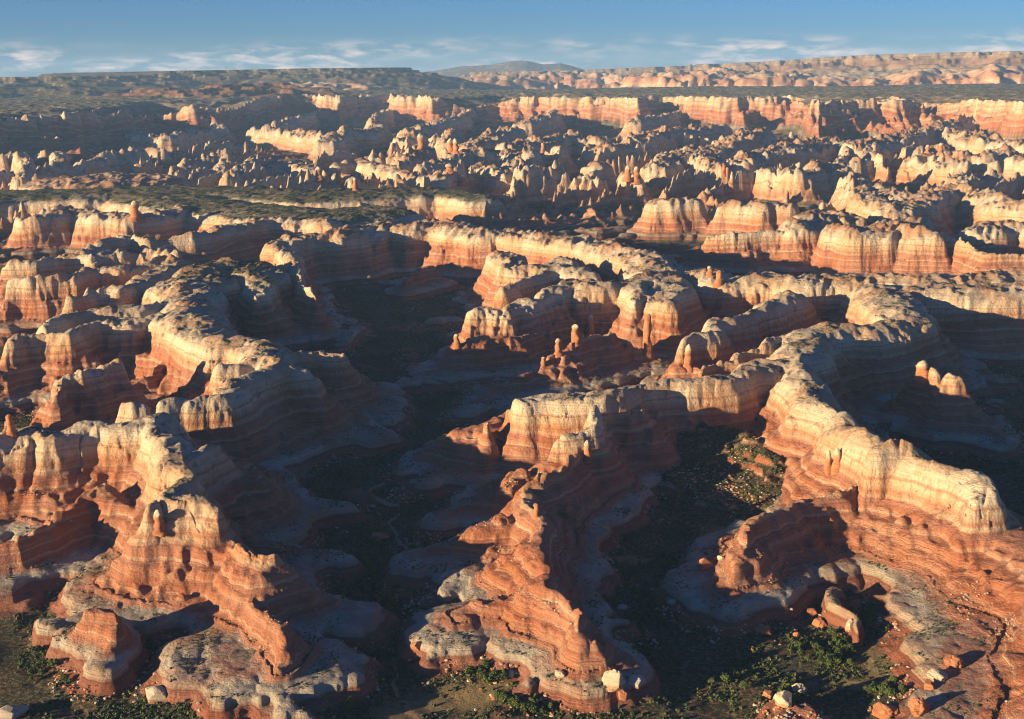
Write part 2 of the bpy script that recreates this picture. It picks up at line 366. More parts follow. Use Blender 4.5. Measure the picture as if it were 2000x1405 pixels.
w1x = perlin(X / 55, Y / 55, 1); w1y = perlin(X / 55, Y / 55, 5)
w2x = perlin(X / 17, Y / 17, 2); w2y = perlin(X / 17, Y / 17, 6)
w3 = perlin(X / 6.5, Y / 6.5, 11)
XW = X + 14 * w1x + 3.2 * w2x * near + .7 * w3 * near2
YW = Y + 14 * w1y + 3.2 * w2y * near + .7 * w3 * near2
B = (45 * np.clip((RF - 3200) / 4500, 0, 1)).astype(np.float32)
Bf = lambda r: 45 * min(max((r - 3200) / 4500, 0), 1)

U = np.full(N, -100, np.float32); OWN = np.full(N, -1, np.int32)
def unlift(z): return float(np.interp(z, WB_, WA_))
def add_line(pts, s, w, own, true_z=False):
    P = np.array([p[:2] for p in pts]); uc = np.array([Tinv(p[2] if not true_z else unlift(p[2] - Bf(math.hypot(p[0], p[1])))) for p in pts])
    # the crest line of a cap is set back from its cliff edge by the width of the top
    reach = uc.max() / s + w + 40
    lo = P.min(0) - reach; hi = P.max(0) + reach
    c = np.hypot(*((P.max(0) + P.min(0)) / 2)); hr = np.hypot(*(P.max(0) - P.min(0))) / 2 + reach
    i0 = np.searchsorted(R_, max(c - hr, 0)); i1 = np.searchsorted(R_, c + hr)
    sl = slice(i0 * NA, i1 * NA)
    idx = np.nonzero((X[sl] > lo[0]) & (X[sl] < hi[0]) & (Y[sl] > lo[1]) & (Y[sl] < hi[1]))[0] + i0 * NA
    if len(idx) == 0: return
    x = XW[idx]; y = YW[idx]; best = np.full(len(idx), -1e3, np.float32)
    segs = range(len(P) - 1) if len(P) > 1 else [0]
    for k in segs:
        a, b = P[k], P[min(k + 1, len(P) - 1)]; d = b - a; L2 = max((d ** 2).sum(), 1e-6)
        t = np.clip(((x - a[0]) * d[0] + (y - a[1]) * d[1]) / L2, 0, 1)
        dist = np.hypot(x - a[0] - t * d[0], y - a[1] - t * d[1])
        u = uc[k] + t * (uc[min(k + 1, len(P) - 1)] - uc[k]) - s * np.maximum(dist - w, 0) - .02 * np.minimum(dist, w)
        best = np.maximum(best, u)
    m = best > U[idx]
    U[idx[m]] = best[m]; OWN[idx[m]] = own
for gi, (nm, cat, lab, lines) in enumerate(G):
    for s, w, pts in lines:
        add_line([(lambda q, z=z: (q[0], q[1], z))(at(px, py, float(lift(z)))) for px, py, z in pts], s * (.76 if pts[0][1] > 560 and s < 1.4 else 1), w, gi)
NG = len(G)
MID0 = NG
for k, (s, w, pts) in enumerate(MID):
    add_line([at(px, py, midz(py)) for px, py in pts], s * .8, w * .4, MID0 + k, True)
print('ridges', time.time() - T0)

# land between the traced ridges: low ledges, and far off a maze of fins and knobs
ca, sa = math.cos(math.radians(52)), math.sin(math.radians(52))
al = X * ca + Y * sa; ac = -X * sa + Y * ca
wob = 60 * perlin(X / 260, Y / 260, 21)
n1 = 1 - np.abs(perlin(al / 620, (ac + wob) / 170, 23)) * 2.2
n2 = perlin(X / 420, Y / 420, 27)
maze = 82 * n1 + 46 * n2 + 8 * perlin(X / 60, Y / 60, 29) - 34
far_mask = sstep(2500, 3100, RF)
maze = maze * (1 - .55 * sstep(4900, 6300, RF)) 
maze = maze + 11 * perlin(X / 24, Y / 24, 107)
Ubg = np.where(far_mask > 0, maze * far_mask - 60 * (1 - far_mask), -100)
nl = fbm(X / 95, Y / 95, 3, 31)
Ulow = 4 + 34 * nl - 3
Ulow = np.minimum(Ulow - 5, 24)
side = sstep(1100, 1500, RF)
Ulow = Ulow - 12 * (1 - side)
m = Ubg > U; U = np.where(m, Ubg, U); OWN = np.where(m, -2, OWN)
m = Ulow > U; U = np.where(m, Ulow, U); OWN = np.where(m, -3, OWN)
# gullies in the slopes, fluting in the cliffs, lumps on the ledges
g1 = 1 - np.abs(perlin(X / 16, Y / 16, 41)) * 2
zone = sstep(26, 34, U) * sstep(60, 52, U)
U = U + zone * (2.4 * g1 - 1.3) + 1.6 * w2y * sstep(3, 8, U) * sstep(60, 45, U) + .45 * w3 * near2
U = U + 1.3 * perlin(X / 12, Y / 12, 44) * near * sstep(52, 58, U) * sstep(70, 64, U)
U = U + (3.0 * perlin(X / 14, Y / 14, 47) + 5 * perlin(X / 34, Y / 34, 49)) * near * sstep(-2, 3, U) * sstep(24, 12, U)
U = U + (3.0 * perlin(X / 40, Y / 40, 48) - .5) * near * sstep(60, 66, U)
crk = np.minimum(np.abs(perlin(X / 37, Y / 37, 85)), np.abs(perlin(X / 52, Y / 52, 87)) * 1.4)
U = U - 1.2 * sstep(.03, .0, crk) * near * sstep(57, 60, U) * sstep(84, 72, U)
TUW = np.array([-400, -18, -6, 2, 6, 9, 12.5, 25, 28, 37, 39.5, 45, 47.5, 54, 57, 60, 64, 70, 80, 95, 120, 300.])
TZ3 = np.array([-400, -18, -6, 2, 6, 9, 12.5, 25, 28, 36, 39, 46, 49, 58, 60, 62.5, 65.5, 70, 80, 95, 120, 300.])
TH3 = np.array([-2, -.5, 1.0, 6, 13, 20, 25, 30.5, 33, 41, 50, 56, 66, 77, 83, 90, 97, 102, 107, 112, 118, 130.])
TZW = np.array([-2, -.5, 1.0, 6, 13, 20, 25, 29.5, 32, 37, 47, 50, 61, 65, 79, 89, 96, 102, 107, 112, 118, 130.])
WL = np.clip(sstep(1050, 1500, RF) * (.75 + .6 * perlin(X / 300, Y / 300, 88)), 0, 1)
CW = np.clip(.42 + 1.3 * perlin(X / 130, Y / 130, 101), 0, 1)
US = U + 1.8 * perlin(X / 75, Y / 75, 111)
Zs = ((np.interp(np.where(U < 57, US, U), TU, TZ) * (1 - CW) + np.interp(U, TZ3, TH3) * CW) * (1 - WL) + np.interp(U + .9 * w3 * near2, TUW, TZW) * WL).astype(np.float32)
# thin ledges: the slopes climb in uneven steps
tt = Zs / 5.2 + .35 * np.sin(Zs / 7.3) + .9 * perlin(X / 140, Y / 140, 103)
fr = tt - np.floor(tt)
stepz = (sstep(.25, .75, fr) - fr) * 5.2
sw = np.clip(.62 + .9 * perlin(X / 60, Y / 60, 105), .1, 1) * near * sstep(7, 12, Zs) * sstep(96, 80, Zs)
Zs = (Zs + stepz * sw * .5).astype(np.float32)
# rounded domes on the cap rock and its red upper beds
hi = np.nonzero(Zs > 88)[0]
f2, h2 = worley((al[hi] + 9 * w2x[hi]) / 40, (ac[hi] + 9 * w2y[hi]) / 25, 3)
dome2 = np.sqrt(np.clip(1 - 1.5 * f2 ** 2, 0, 1))
WT = [gi for gi, g_ in enumerate(G) if 'wide green scrub' in g_[2]][0]
k1 = sstep(88, 97, Zs[hi]) * np.where(OWN[hi] == WT, .45, 1); big = sstep(1500, 2300, RF[hi])
tn = (fbm(X[hi] / 60, Y[hi] / 60, 5, 113) + .35 * (1 - np.abs(perlin(al[hi] / 40, ac[hi] / 18, 115)) * 2)) * 16
tq = tn / 2.6; tf = tq - np.floor(tq); tn = (np.floor(tq) + sstep(.3, .7, tf)) * 2.6
Zs[hi] += (k1 * (tn * (.35 + .65 * big) + (6.0 * dome2 - 2.8) * (1 - .45 * big) * (.5 + (h2 % 3) * .4))).astype(np.float32)
mid = np.nonzero((Zs > 22) & (Zs < 34))[0]
f3, _ = worley(X[mid] / 9.5, Y[mid] / 9.5, 5)
Zs[mid] += 2.1 * np.sqrt(np.clip(1 - 1.5 * f3 ** 2, 0, 1)) * near[mid]
STR = np.where(Zs > 102, 102 + (Zs - 102) * .45, Zs).astype(np.float32)
WC = np.clip(WL * (.5 + 1.2 * perlin(X / 170, Y / 170, 89)), 0, 1)
STR = STR * (1 - WC) + np.interp(STR, [0, 45, 55, 82, 90, 200], [0, 45, 53, 65, 88, 198]) * WC
fm_ = sstep(2500, 3300, RF) * sstep(28, 34, STR)
STR = STR * (1 - fm_) + np.maximum(STR, 66 + (STR - 30) * .5) * fm_
# far knobs in the maze
fk = np.nonzero((RF > 2500) & (RF < 8200) & (U > 22) & ((OWN == -2) | (OWN >= NG)))[0]
tall = sstep(22, 66, U[fk])
tall = tall ** 1.3
rid = 0; am = 1.0
for oc, wl_ in enumerate((110, 48, 22)):
    rid = rid + am * (1 - np.abs(perlin((al[fk] + 20 * w2x[fk]) / wl_ / 1.6, (ac[fk] + 20 * w2y[fk]) / wl_, 121 + oc)) * 2.2); am *= .62
Zs[fk] += (np.clip(rid + .1, -.6, 2) * 11 * (.1 + .9 * tall) * sstep(2500, 3600, RF[fk])).astype(np.float32)
for cell, amp, sd_, sh in ((30, 9, 7, 2.0), (58, 14, 8, 2.0)):
    f4, h4 = worley((al[fk] + 8 * w2x[fk]) / cell / 1.4, (ac[fk] + 8 * w2y[fk]) / cell * 1.1, sd_)
    Zs[fk] += (h4 % 3 == 0) * (.25 + (h4 % 11) / 9) * amp * np.clip(1 - sh * f4 ** 2, 0, 1) ** .4 * sstep(2500, 3600, RF[fk]) * (.08 + .92 * tall)
floor = 2.0 * perlin(X / 70, Y / 70, 51) + .7 * perlin(X / 14, Y / 14, 53)
Zs = Zs + floor * sstep(14, -1, U)
STR = STR + floor * sstep(14, -1, U)
Z = lift(Zs).astype(np.float32) + B
print('maze', time.time() - T0)

# upper plateau: a ragged cliff line with a flat scrubby top
edge_px = [(-200,232),(0,222),(150,222),(300,205),(450,203),(585,190),(660,193),(725,189),(795,189),(850,191),(900,193),(970,189),(1050,188),(1150,190),(1250,190),(1400,190),(1500,190),(1600,196),(1700,193),(1800,191),(1900,194),(2000,204),(2200,204)]
ep = [at(px, py, 235) for px, py in edge_px]
ea = np.array([math.atan2(p[0], p[1]) for p in ep]); er = np.array([math.hypot(p[0], p[1]) for p in ep])
NPL = NG + len(MID)
wa = np.interp(AF, ea, er)
fl = 1 - np.abs(perlin(X / 520, Y / 1500, 61)) * 2.4
dist = RF - wa + 900 * perlin(X / 1500, Y / 2600, 65) + 380 * fl + 210 * perlin(X / 240, Y / 240, 63) + 125 * perlin(X / 100, Y / 100, 64) + 38 * perlin(X / 34, Y / 34, 62) - 150
zp = np.interp(dist, [-560, -330, -200, -170, -110, -85, -30, -15, 60, 4000], [15, 60, 100, 128, 142, 168, 178, 206, 232, 240]).astype(np.float32)
zl_ = np.interp(dist, [-900, -520, -260, -120, -100, -60, -10, 0, 40, 4000], [40, 90, 125, 150, 172, 180, 208, 228, 234, 240]).astype(np.float32)
lw = sstep(.10, -.06, AF).astype(np.float32); zp = np.maximum(zp, zl_ * lw - 999 * (1 - lw) * (lw < .01)); zp = zp.astype(np.float32)
kc, _ = worley(X / 48, Y / 48, 15); kc2, _ = worley(X / 85, Y / 85, 17)
zp = zp + sstep(70, 0, dist) * sstep(-430, -200, dist) * (34 * np.sqrt(np.clip(1 - 2 * kc ** 2, 0, 1)) + 40 * np.sqrt(np.clip(1 - 2 * kc2 ** 2, 0, 1)) - 42)
zp = zp + 7 * perlin(X / 40, Y / 40, 67) * sstep(30, -60, dist) + 5 * perlin(X / 90, Y / 90, 66) + 9 * np.clip(perlin(X / 45, Y / 45, 68), 0, 1)
sink = sstep(-.05, .45, perlin(X / 620, Y / 1300, 131)) * sstep(1500, 500, dist) * sstep(-600, -200, dist)
zp = zp - 62 * sink * sstep(90, 200, zp)
fall = sstep(10600, 11800, RF + 700 * perlin(X / 1800, Y / 1800, 69))
zp = zp * (1 - fall) + 150 * fall
m = (zp > Z) & (RF > 4800)
Z = np.where(m, zp, Z); OWN = np.where(m, NPL, OWN)
STR = np.where(m, np.interp(zp, [60, 95, 150, 225, 232, 245], [22, 44, 68, 98, 101, 112]) + 9 * perlin(X / 130, Y / 130, 81) * (zp < 225) - 6, STR)
U = np.where(m & (dist > 20), 100, U)

# far mesas, mountains and the rim on the skyline: (name, category, label, dark, cliff, slope, half width, [(x, y, distance)])
FAR = [
 ('mesa','mesa','long dark forested mesa filling the left horizon',1,85,.27,900,[(-250,152,12500),(0,151,12500),(150,149,12500),(240,141,13000),(430,137,13500),(560,136,13500),(636,134,13200)]),
 ('mesa','mesa','nearer dark red mesa with a flat top, below the forested one',.7,60,.34,200,[(290,176,9300),(330,171,9300),(400,167,9300),(470,164,9300),(530,162,9500)]),
 ('mesa','mesa','scrubby slope and low butte at the far left edge',1,50,.35,150,[(20,172,10200),(85,170,10200),(130,168,10200)]),
 ('mountain','mountain','small hazy blue hill left of the far mountain',1,0,.30,200,[(700,139,27000),(735,134,27000),(790,138,27500)]),
 ('mountain','mountain','long hazy mountain with twin rounded summits on the horizon',1,0,.28,200,[(840,140,27000),(900,130,27000),(960,127,27000),(1000,119,27000),(1030,119,27000),(1060,126,27000),(1095,124,27000),(1150,136,27000)]),
 ('canyon_rim','cliff','long pale layered rim running along the right horizon',.45,110,.20,1500,[(1120,138,17500),(1250,132,17500),(1400,127,17500),(1550,122,17000),(1700,114,16500),(1820,107,16000),(2000,102,15500),(2250,98,15000)]),
 ('rock_butte','butte','white stepped butte beneath the twin summits',0,60,.6,50,[(945,150,14500),(975,149,14500)]),
 ('rock_butte','butte','low white bench at left of the stepped white butte',0,50,.6,60,[(820,156,14500),(850,158,14500)]),
 ('rock_mesa','mesa','pale banded headland left of the knobbly dome group',0,80,.55,200,[(1090,143,15000),(1160,146,15000),(1220,150,14500)]),
 ('rock_mesa','mesa','knobbly cream dome group standing before the rim, right of centre',0,60,.55,120,[(1330,138,12800),(1370,136,12800),(1420,137,12800),(1470,146,12600)]),
 ('rock_mesa','mesa','second knobbly dome group before the rim',0,60,.55,120,[(1490,142,12600),(1530,138,12600),(1590,144,12600),(1630,152,12400)]),
 ('rock_mesa','mesa','third knobbly dome group, toward the right edge of the rim',0,60,.55,120,[(1730,150,12400),(1800,135,12400),(1850,142,12400)]),
 ('rock_mesa','mesa','dark-sided dome group against the right edge of the view',0,60,.55,120,[(1880,140,12400),(1935,126,12400),(2000,135,12400)]),
 ('rock_butte','butte','pair of small white ledges under the long dark mesa',0,40,.5,60,[(570,166,11500),(640,164,11500)]),
]
FAR0 = NPL + 1
NOTE = np.zeros(N, np.float32)
for gi, g_ in enumerate(G):
    if 'scrub terrace' in g_[2] or 'green scrub' in g_[2] or 'green scrubby' in g_[2]:
        NOTE[(OWN == gi) & (U > 68)] = .78 if 'wide' in g_[2] else .45
TAL = np.zeros(N, np.float32)
for gi, g_ in enumerate(G):
    if g_[0] == 'talus_slope': TAL[OWN == gi] = 1
NOTE = np.where((RF > 2500) & (STR < 40), .75 * sstep(2500, 3300, RF), NOTE).astype(np.float32)
NOTE[(OWN == NPL) & (dist > 60)] = .8
NOTE[OWN == gi] = 0; NOTE[(OWN == gi) & (STR < 60)] = .3
fi = np.nonzero(RF > 7500)[0]
xf, yf = X[fi], Y[fi]
gul = .22 * perlin(xf / 110, yf / 110, 74) + .10 * perlin(xf / 50, yf / 50, 76) + np.abs(perlin(xf / 420, yf / 420, 71)) * 2 + .5 * np.abs(perlin(xf / 170, yf / 170, 73)) * 2
knob, kh = worley(xf / 150, yf / 150, 9)
base = 150 + 30 * perlin(xf / 900, yf / 900, 75) + 12 * perlin(xf / 240, yf / 240, 77)
Zf = Z[fi].copy()
mm = (RF[fi] > 10500) & (base > Zf); Zf = np.where(mm, base, Zf); Of = np.where(mm, -4, OWN[fi]); Sf = np.where(mm, 29 + 16 * perlin(xf / 300, yf / 300, 79), STR[fi]).astype(np.float32)
Df = np.where(mm, .5, 0).astype(np.float32)
for k, (nm, cat, lab, dark, cliff, slope, w, pts) in enumerate(FAR):
    P3 = [atd(*p) for p in pts]
    best = np.full(len(fi), 1e9); zc = np.zeros(len(fi))
    for a, b in zip(P3[:-1], P3[1:]):
        d = b[:2] - a[:2]; t = np.clip(((xf - a[0]) * d[0] + (yf - a[1]) * d[1]) / (d ** 2).sum(), 0, 1)
        dd = np.hypot(xf - a[0] - t * d[0], yf - a[1] - t * d[1]); c = dd < best
        best = np.where(c, dd, best); zc = np.where(c, a[2] + t * (b[2] - a[2]), zc)
    dd = np.maximum(best + (230 if dark < .9 else 130) * gul * (1 if w > 100 else .35) - w, 0)
    if cliff:
        drop = np.interp(dd, [0, 20, 130, 150, 320, 345, 520, 6500], [0, .30 * cliff, .36 * cliff, .62 * cliff, .70 * cliff, cliff, cliff + 25, cliff + 25 + 5980 * slope])
    else: drop = np.maximum(best + 300 * perlin(xf / 1500, yf / 1500, 78) + 60 * perlin(xf / 400, yf / 400, 72) - w, 0) * slope
    z = zc - drop
    if not dark and w < 1000 and cliff: z = z + 52 * np.sqrt(np.clip(1 - 1.8 * knob ** 2, 0, 1)) - 22
    m = z > Zf
    Zf = np.where(m, z, Zf); Of = np.where(m, FAR0 + k, Of); Df = np.where(m, float(dark), Df)
    if 'dark red' in lab: zred = m
    Sf = np.where(m, 100 - np.clip(drop, 0, 3000) * .42 + 3, Sf)
Sf = np.where(Of >= FAR0, 70 + np.abs((Sf - 60)) % 60 * .55, Sf)
Sf = np.where(zred & (Of == FAR0 + 1), 52, Sf)
Z[fi] = Zf; OWN[fi] = Of; STR[fi] = Sf; NOTE[fi] = np.where((Of >= FAR0) | (Of == -4), Df, NOTE[fi])
U[fi] = np.where((Of >= FAR0) | (Of == -4), 50, U[fi])
SAND = np.zeros(N, np.float32)
nfi = np.nonzero(RF < 1300)[0]
for cx, cy, rx, ry in ((905, 1362, 40, 26), (820, 1385, 34, 18), (1735, 1300, 30, 28), (1660, 1335, 26, 10), (1400, 1040, 18, 26), (1230, 1095, 18, 14)):
    p_ = at(cx, cy, 1.0); SAND[nfi] = np.maximum(SAND[nfi], .85 * sstep(1.25, .5, np.hypot((XW[nfi] - p_[0]) / rx, (YW[nfi] - p_[1]) / ry) + .25 * w3[nfi]))
TRK = np.zeros(N, np.float32)
for pts, wd in (([(768,1335),(778,1352),(800,1372),(815,1385),(845,1405)], 2.2), ([(728,968),(735,952),(760,945),(800,945),(815,950)], 2.0), ([(728,968),(750,980),(775,984)], 2.0), ([(740,1290),(748,1330),(768,1335)], 1.5),
                ([(1255,940),(1300,915),(1360,895),(1420,890)], 2.6), ([(790,1000),(770,1020),(765,1060),(790,1085)], 1.5)):
    P_ = [at(px, py, 1.0)[:2] for px, py in pts]
    for a, b in zip(P_[:-1], P_[1:]):
        d = b - a; t = np.clip(((XW[nfi] - a[0]) * d[0] + (YW[nfi] - a[1]) * d[1]) / (d ** 2).sum(), 0, 1)
        TRK[nfi] = np.maximum(TRK[nfi], sstep(wd * 1.3, wd * .6, np.hypot(XW[nfi] - a[0] - t * d[0], YW[nfi] - a[1] - t * d[1])))
TRK *= sstep(9, 6, STR)
# clearance in front of the lowest line of sight, and smooth outer skirt
Z = Z.astype(np.float32)
print('far', time.time() - T0)

ZG = Z.reshape(NR, NA)
def ground(x, y):
    x = np.atleast_1d(x); y = np.atleast_1d(y)
    r = np.hypot(x, y); a = np.arctan2(x, y)
    i = np.clip(np.searchsorted(R_, r) - 1, 0, NR - 2); j = np.clip(np.searchsorted(A_, a) - 1, 0, NA - 2)
    fr = np.clip((r - R_[i]) / (R_[i + 1] - R_[i]), 0, 1); fa = np.clip((a - A_[j]) / (A_[j + 1] - A_[j]), 0, 1)
    return (ZG[i, j] * (1 - fr) + ZG[i + 1, j] * fr) * (1 - fa) + (ZG[i, j + 1] * (1 - fr) + ZG[i + 1, j + 1] * fr) * fa
def hit(px, py):
    """where the line of sight through a point of the photograph meets the ground"""
    d = ray([px], [py])[0]; h = math.hypot(d[0], d[1])
    t = R_ / h
    x = d[0] * t; y = d[1] * t; z = CAM_H + d[2] * t
    below = np.nonzero(z < ground(x, y))[0]
    k = below[0] if len(below) else NR - 1
    return x[k], y[k], float(ground(x[k], y[k])[0])

# slope and cover
gz = ZG
dr = np.gradient(gz, R_, axis=0); da = np.gradient(gz, A_, axis=1) / RR
SL = np.hypot(dr, da).ravel().astype(np.float32)

# ------------------------------------------------------------------ materials
def mat(name):
    m = bpy.data.materials.new(name); m.use_nodes = True
    nt = m.node_tree; b = nt.nodes['Principled BSDF']; b.inputs['Roughness'].default_value = .95
    b.inputs['Specular IOR Level'].default_value = .15
    return m, nt, b
class NT:
    def __init__(s, nt): s.nt = nt
    def n(s, t, **k):
        o = s.nt.nodes.new(t)
        for a, v in k.items(): setattr(o, a, v)
        return o
    def link(s, a, b): s.nt.links.new(a, b)
    def put(s, sock, v):
        if isinstance(v, (int, float)): sock.default_value = v
        elif isinstance(v, tuple): sock.default_value = v if len(v) == len(sock.default_value) else v + (1,)
        else: s.link(v, sock)
    def m(s, op, *a):
        o = s.n('ShaderNodeMath', operation=op)
        for k, v in enumerate(a): s.put(o.inputs[k], v)
        return o.outputs[0]
    def mr(s, x, a, b, lo=0., hi=1., smooth=True):
        o = s.n('ShaderNodeMapRange', interpolation_type='SMOOTHSTEP' if smooth else 'LINEAR')
        s.put(o.inputs[0], x)
        for k, v in zip((1, 2, 3, 4), (a, b, lo, hi)): o.inputs[k].default_value = v
        return o.outputs[0]
    def mix(s, f, a, b, bt='MIX'):
        o = s.n('ShaderNodeMix', data_type='RGBA', blend_type=bt)
        s.put(o.inputs['Factor'], f); s.put(o.inputs['A'], a); s.put(o.inputs['B'], b); return o.outputs['Result']
    def noise(s, vec, sc, det=4, rough=.55, dist=0):
        o = s.n('ShaderNodeTexNoise'); s.link(vec, o.inputs['Vector']); o.inputs['Scale'].default_value = sc
        o.inputs['Detail'].default_value = det; o.inputs['Roughness'].default_value = rough; o.inputs['Distortion'].default_value = dist; return o.outputs['Fac']
    def mapv(s, vec, scale):
        o = s.n('ShaderNodeMapping'); s.link(vec, o.inputs['Vector']); o.inputs['Scale'].default_value = scale; return o.outputs[0]

def rock_material():
    m, nt, b = mat('layered_sandstone'); q = NT(nt)
    g = q.n('ShaderNodeNewGeometry'); pos = g.outputs['Position']
    at_ = q.n('ShaderNodeAttribute'); at_.attribute_name = 'strata'
    dk = q.n('ShaderNodeAttribute'); dk.attribute_name = 'forest'
    sx = q.n('ShaderNodeSeparateXYZ'); q.link(g.outputs['Normal'], sx.inputs[0]); nz = sx.outputs[2]
    st = at_.outputs['Fac']
    nb = q.noise(pos, .02, 4); nm = q.noise(pos, .09, 4); nf = q.noise(pos, .5, 4)
    lvl = q.m('ADD', st, q.m('ADD', q.m('MULTIPLY', q.m('SUBTRACT', nb, .5), 8.), q.m('MULTIPLY', q.m('SUBTRACT', nm, .5), 2.2)))
    ramp = q.n('ShaderNodeValToRGB'); cr = ramp.color_ramp
    q.link(q.mr(lvl, 0, 128, 0, 1, False), ramp.inputs[0])
    stops = [(0,(.10,.075,.05)),(4,(.13,.08,.055)),(6,(.27,.12,.08)),(12,(.30,.135,.09)),(19,(.24,.11,.075)),(21.5,(.40,.34,.27)),(27,(.44,.39,.32)),(30,(.38,.32,.26)),(31.5,(.36,.175,.12)),
             (37,(.41,.19,.11)),(38.2,(.46,.30,.205)),(39.5,(.39,.18,.11)),(45.5,(.34,.155,.10)),(46.6,(.41,.25,.17)),(48,(.43,.205,.12)),(55,(.36,.165,.105)),(56,(.50,.35,.245)),(58.5,(.43,.20,.12)),
             (66,(.35,.165,.11)),(69,(.50,.34,.22)),(74,(.41,.215,.13)),(79,(.52,.37,.24)),(84,(.57,.44,.30)),(86,(.44,.26,.17)),(88,(.59,.47,.33)),(97,(.57,.48,.36)),(103,(.50,.42,.32)),(106,(.51,.41,.30)),(110,(.44,.27,.18)),(117,(.48,.38,.28)),(123,(.40,.21,.13))]
    cr.elements[0].position = 0; cr.elements[0].color = stops[0][1] + (1,)
    cr.elements[1].position = stops[-1][0] / 128; cr.elements[1].color = stops[-1][1] + (1,)
    for p, c in stops[1:-1]:
        e = cr.elements.new(p / 128); e.color = c + (1,)
    col = ramp.outputs[0]
    # thin beds: light and dark lines that follow the level
    vb = q.n('ShaderNodeCombineXYZ'); q.link(q.m('MULTIPLY', lvl, .62), vb.inputs[2])
    nb2 = q.n('ShaderNodeVectorMath', operation='ADD'); q.link(vb.outputs[0], nb2.inputs[0]); q.link(q.mapv(pos, (.006, .006, 0)), nb2.inputs[1])
    beds = q.noise(nb2.outputs[0], 1.0, 5, .7)
    col = q.mix(q.mr(nb, .40, .62, 0, 1), col, (.92, .74, .62, 1), 'MULTIPLY')
    col = q.mix(q.mr(beds, .44, .62, .0, .42), col, (.66, .54, .46, 1), 'MULTIPLY')
    col = q.mix(q.mr(beds, .46, .34, .0, .14), col, (.62, .52, .42, 1))
    # blotches of tone
    col = q.mix(q.mr(nm, .35, .7, 0, .35), col, (.78, .70, .66, 1), 'MULTIPLY')
    col = q.mix(q.mr(nf, .45, .75, 0, .45), col, (.60, .55, .52, 1), 'MULTIPLY')
    # dark streaks of desert varnish down the steep walls
    sp = q.noise(q.mapv(pos, (.28, .28, .012)), 1.0, 5, .65)
    steep = q.mr(nz, .62, .30)
    inwall = q.m('MULTIPLY', q.mr(st, 62, 68), q.mr(st, 101, 94))
    lowwall = q.m('MULTIPLY', q.mr(st, 6, 9), q.mr(st, 25, 20))
    wall = q.m('MAXIMUM', inwall, lowwall)
    col = q.mix(q.m('MULTIPLY', q.m('MULTIPLY', steep, wall), q.mr(sp, .50, .70, 0, .62)), col, (.17, .085, .06, 1))
    col = q.mix(q.m('MULTIPLY', q.m('MULTIPLY', steep, inwall), q.mr(sp, .40, .28, 0, .40)), col, (.66, .50, .33, 1))
    # grey weathering crust and lichen on flat pale rock
    flat = q.mr(nz, .80, .94)
    pale = q.m('MULTIPLY', q.m('MAXIMUM', q.m('MULTIPLY', q.mr(st, 21, 24), q.mr(st, 36, 32)), q.m('MULTIPLY', q.mr(st, 88, 95), q.mr(st, 112, 104))), flat)
    n3 = q.noise(pos, .16, 6, .7)
    col = q.mix(q.m('MULTIPLY', pale, q.mr(n3, .42, .66, 0, .65)), col, (.30, .28, .24, 1))
    # soil and scrub in hollows of the flat ground
    scr = q.noise(pos, .33, 6, .75)
    top = q.m('MULTIPLY', flat, q.mr(st, 98, 104))
    floor_ = q.mr(st, 7.5, 3.5)
    apn = q.noise(pos, .022, 5, .65)
    col = q.mix(q.m('MULTIPLY', q.m('MULTIPLY', q.mr(st, 20, 23), q.mr(st, 36, 32)), q.mr(apn, .50, .60, 0, .6)), col, (.31, .165, .115, 1))
    scn = q.noise(pos, .035, 3)
    col = q.mix(q.m('MULTIPLY', top, q.m('MULTIPLY', q.mr(q.m('ADD', scn, q.m('MULTIPLY', dk.outputs['Fac'], .12)), .52, .66), q.mr(scr, .44, .54, .1, .9))), col, (.062, .068, .030, 1))
    col = q.mix(q.m('MULTIPLY', pale, q.m('MULTIPLY', q.mr(scn, .50, .62), q.mr(scr, .50, .58, 0, .9))), col, (.055, .06, .03, 1))
    soil = q.mix(q.mr(scn, .40, .62), (.23, .12, .07, 1), (.20, .155, .095, 1))
    soil = q.mix(q.mr(scr, .40, .53, 0, .95), soil, (.034, .045, .022, 1))
    soil = q.mix(q.mr(n3, .66, .74, 0, .8), soil, (.33, .28, .23, 1))
    tl = q.n('ShaderNodeAttribute'); tl.attribute_name = 'talus'; floor_ = q.m('MAXIMUM', floor_, tl.outputs['Fac'])
    sa = q.n('ShaderNodeAttribute'); sa.attribute_name = 'sand'; ta = q.n('ShaderNodeAttribute'); ta.attribute_name = 'track'
    tuft = q.noise(pos, .9, 4, .7)
    meadow = q.mix(q.mr(tuft, .40, .58), (.33, .215, .12, 1), (.19, .165, .075, 1))
    soil = q.mix(sa.outputs['Fac'], soil, meadow)
    soil = q.mix(q.m('MULTIPLY', ta.outputs['Fac'], .9), soil, (.42, .25, .155, 1))
    col = q.mix(q.m('MULTIPLY', floor_, q.mr(nz, .55, .8)), col, soil)
    # forest on the far uplands
    fo = q.m('MULTIPLY', q.m('MULTIPLY', dk.outputs['Fac'], q.mr(q.noise(pos, .016, 5, .6), .60, .48, .6, 1)), q.mr(q.noise(pos, .0035, 8, .65), .62, .46, .72, 1))
    col = q.mix(fo, col, (.048, .058, .033, 1))
    q.link(col, b.inputs['Base Color'])
    # relief
    h1 = q.m('MULTIPLY', q.noise(pos, .22, 10, .68), 4.0)
    h2 = q.m('MULTIPLY', beds, q.m('SUBTRACT', 2.2, q.m('MULTIPLY', inwall, 1.5)))
    h3 = q.m('MULTIPLY', q.m('MULTIPLY', sp, steep), 1.2)
    h4 = q.m('MULTIPLY', q.m('MULTIPLY', scr, q.m('MAXIMUM', top, floor_)), 3.0)
    bp = q.n('ShaderNodeBump'); bp.inputs['Strength'].default_value = .85; bp.inputs['Distance'].default_value = 1.0
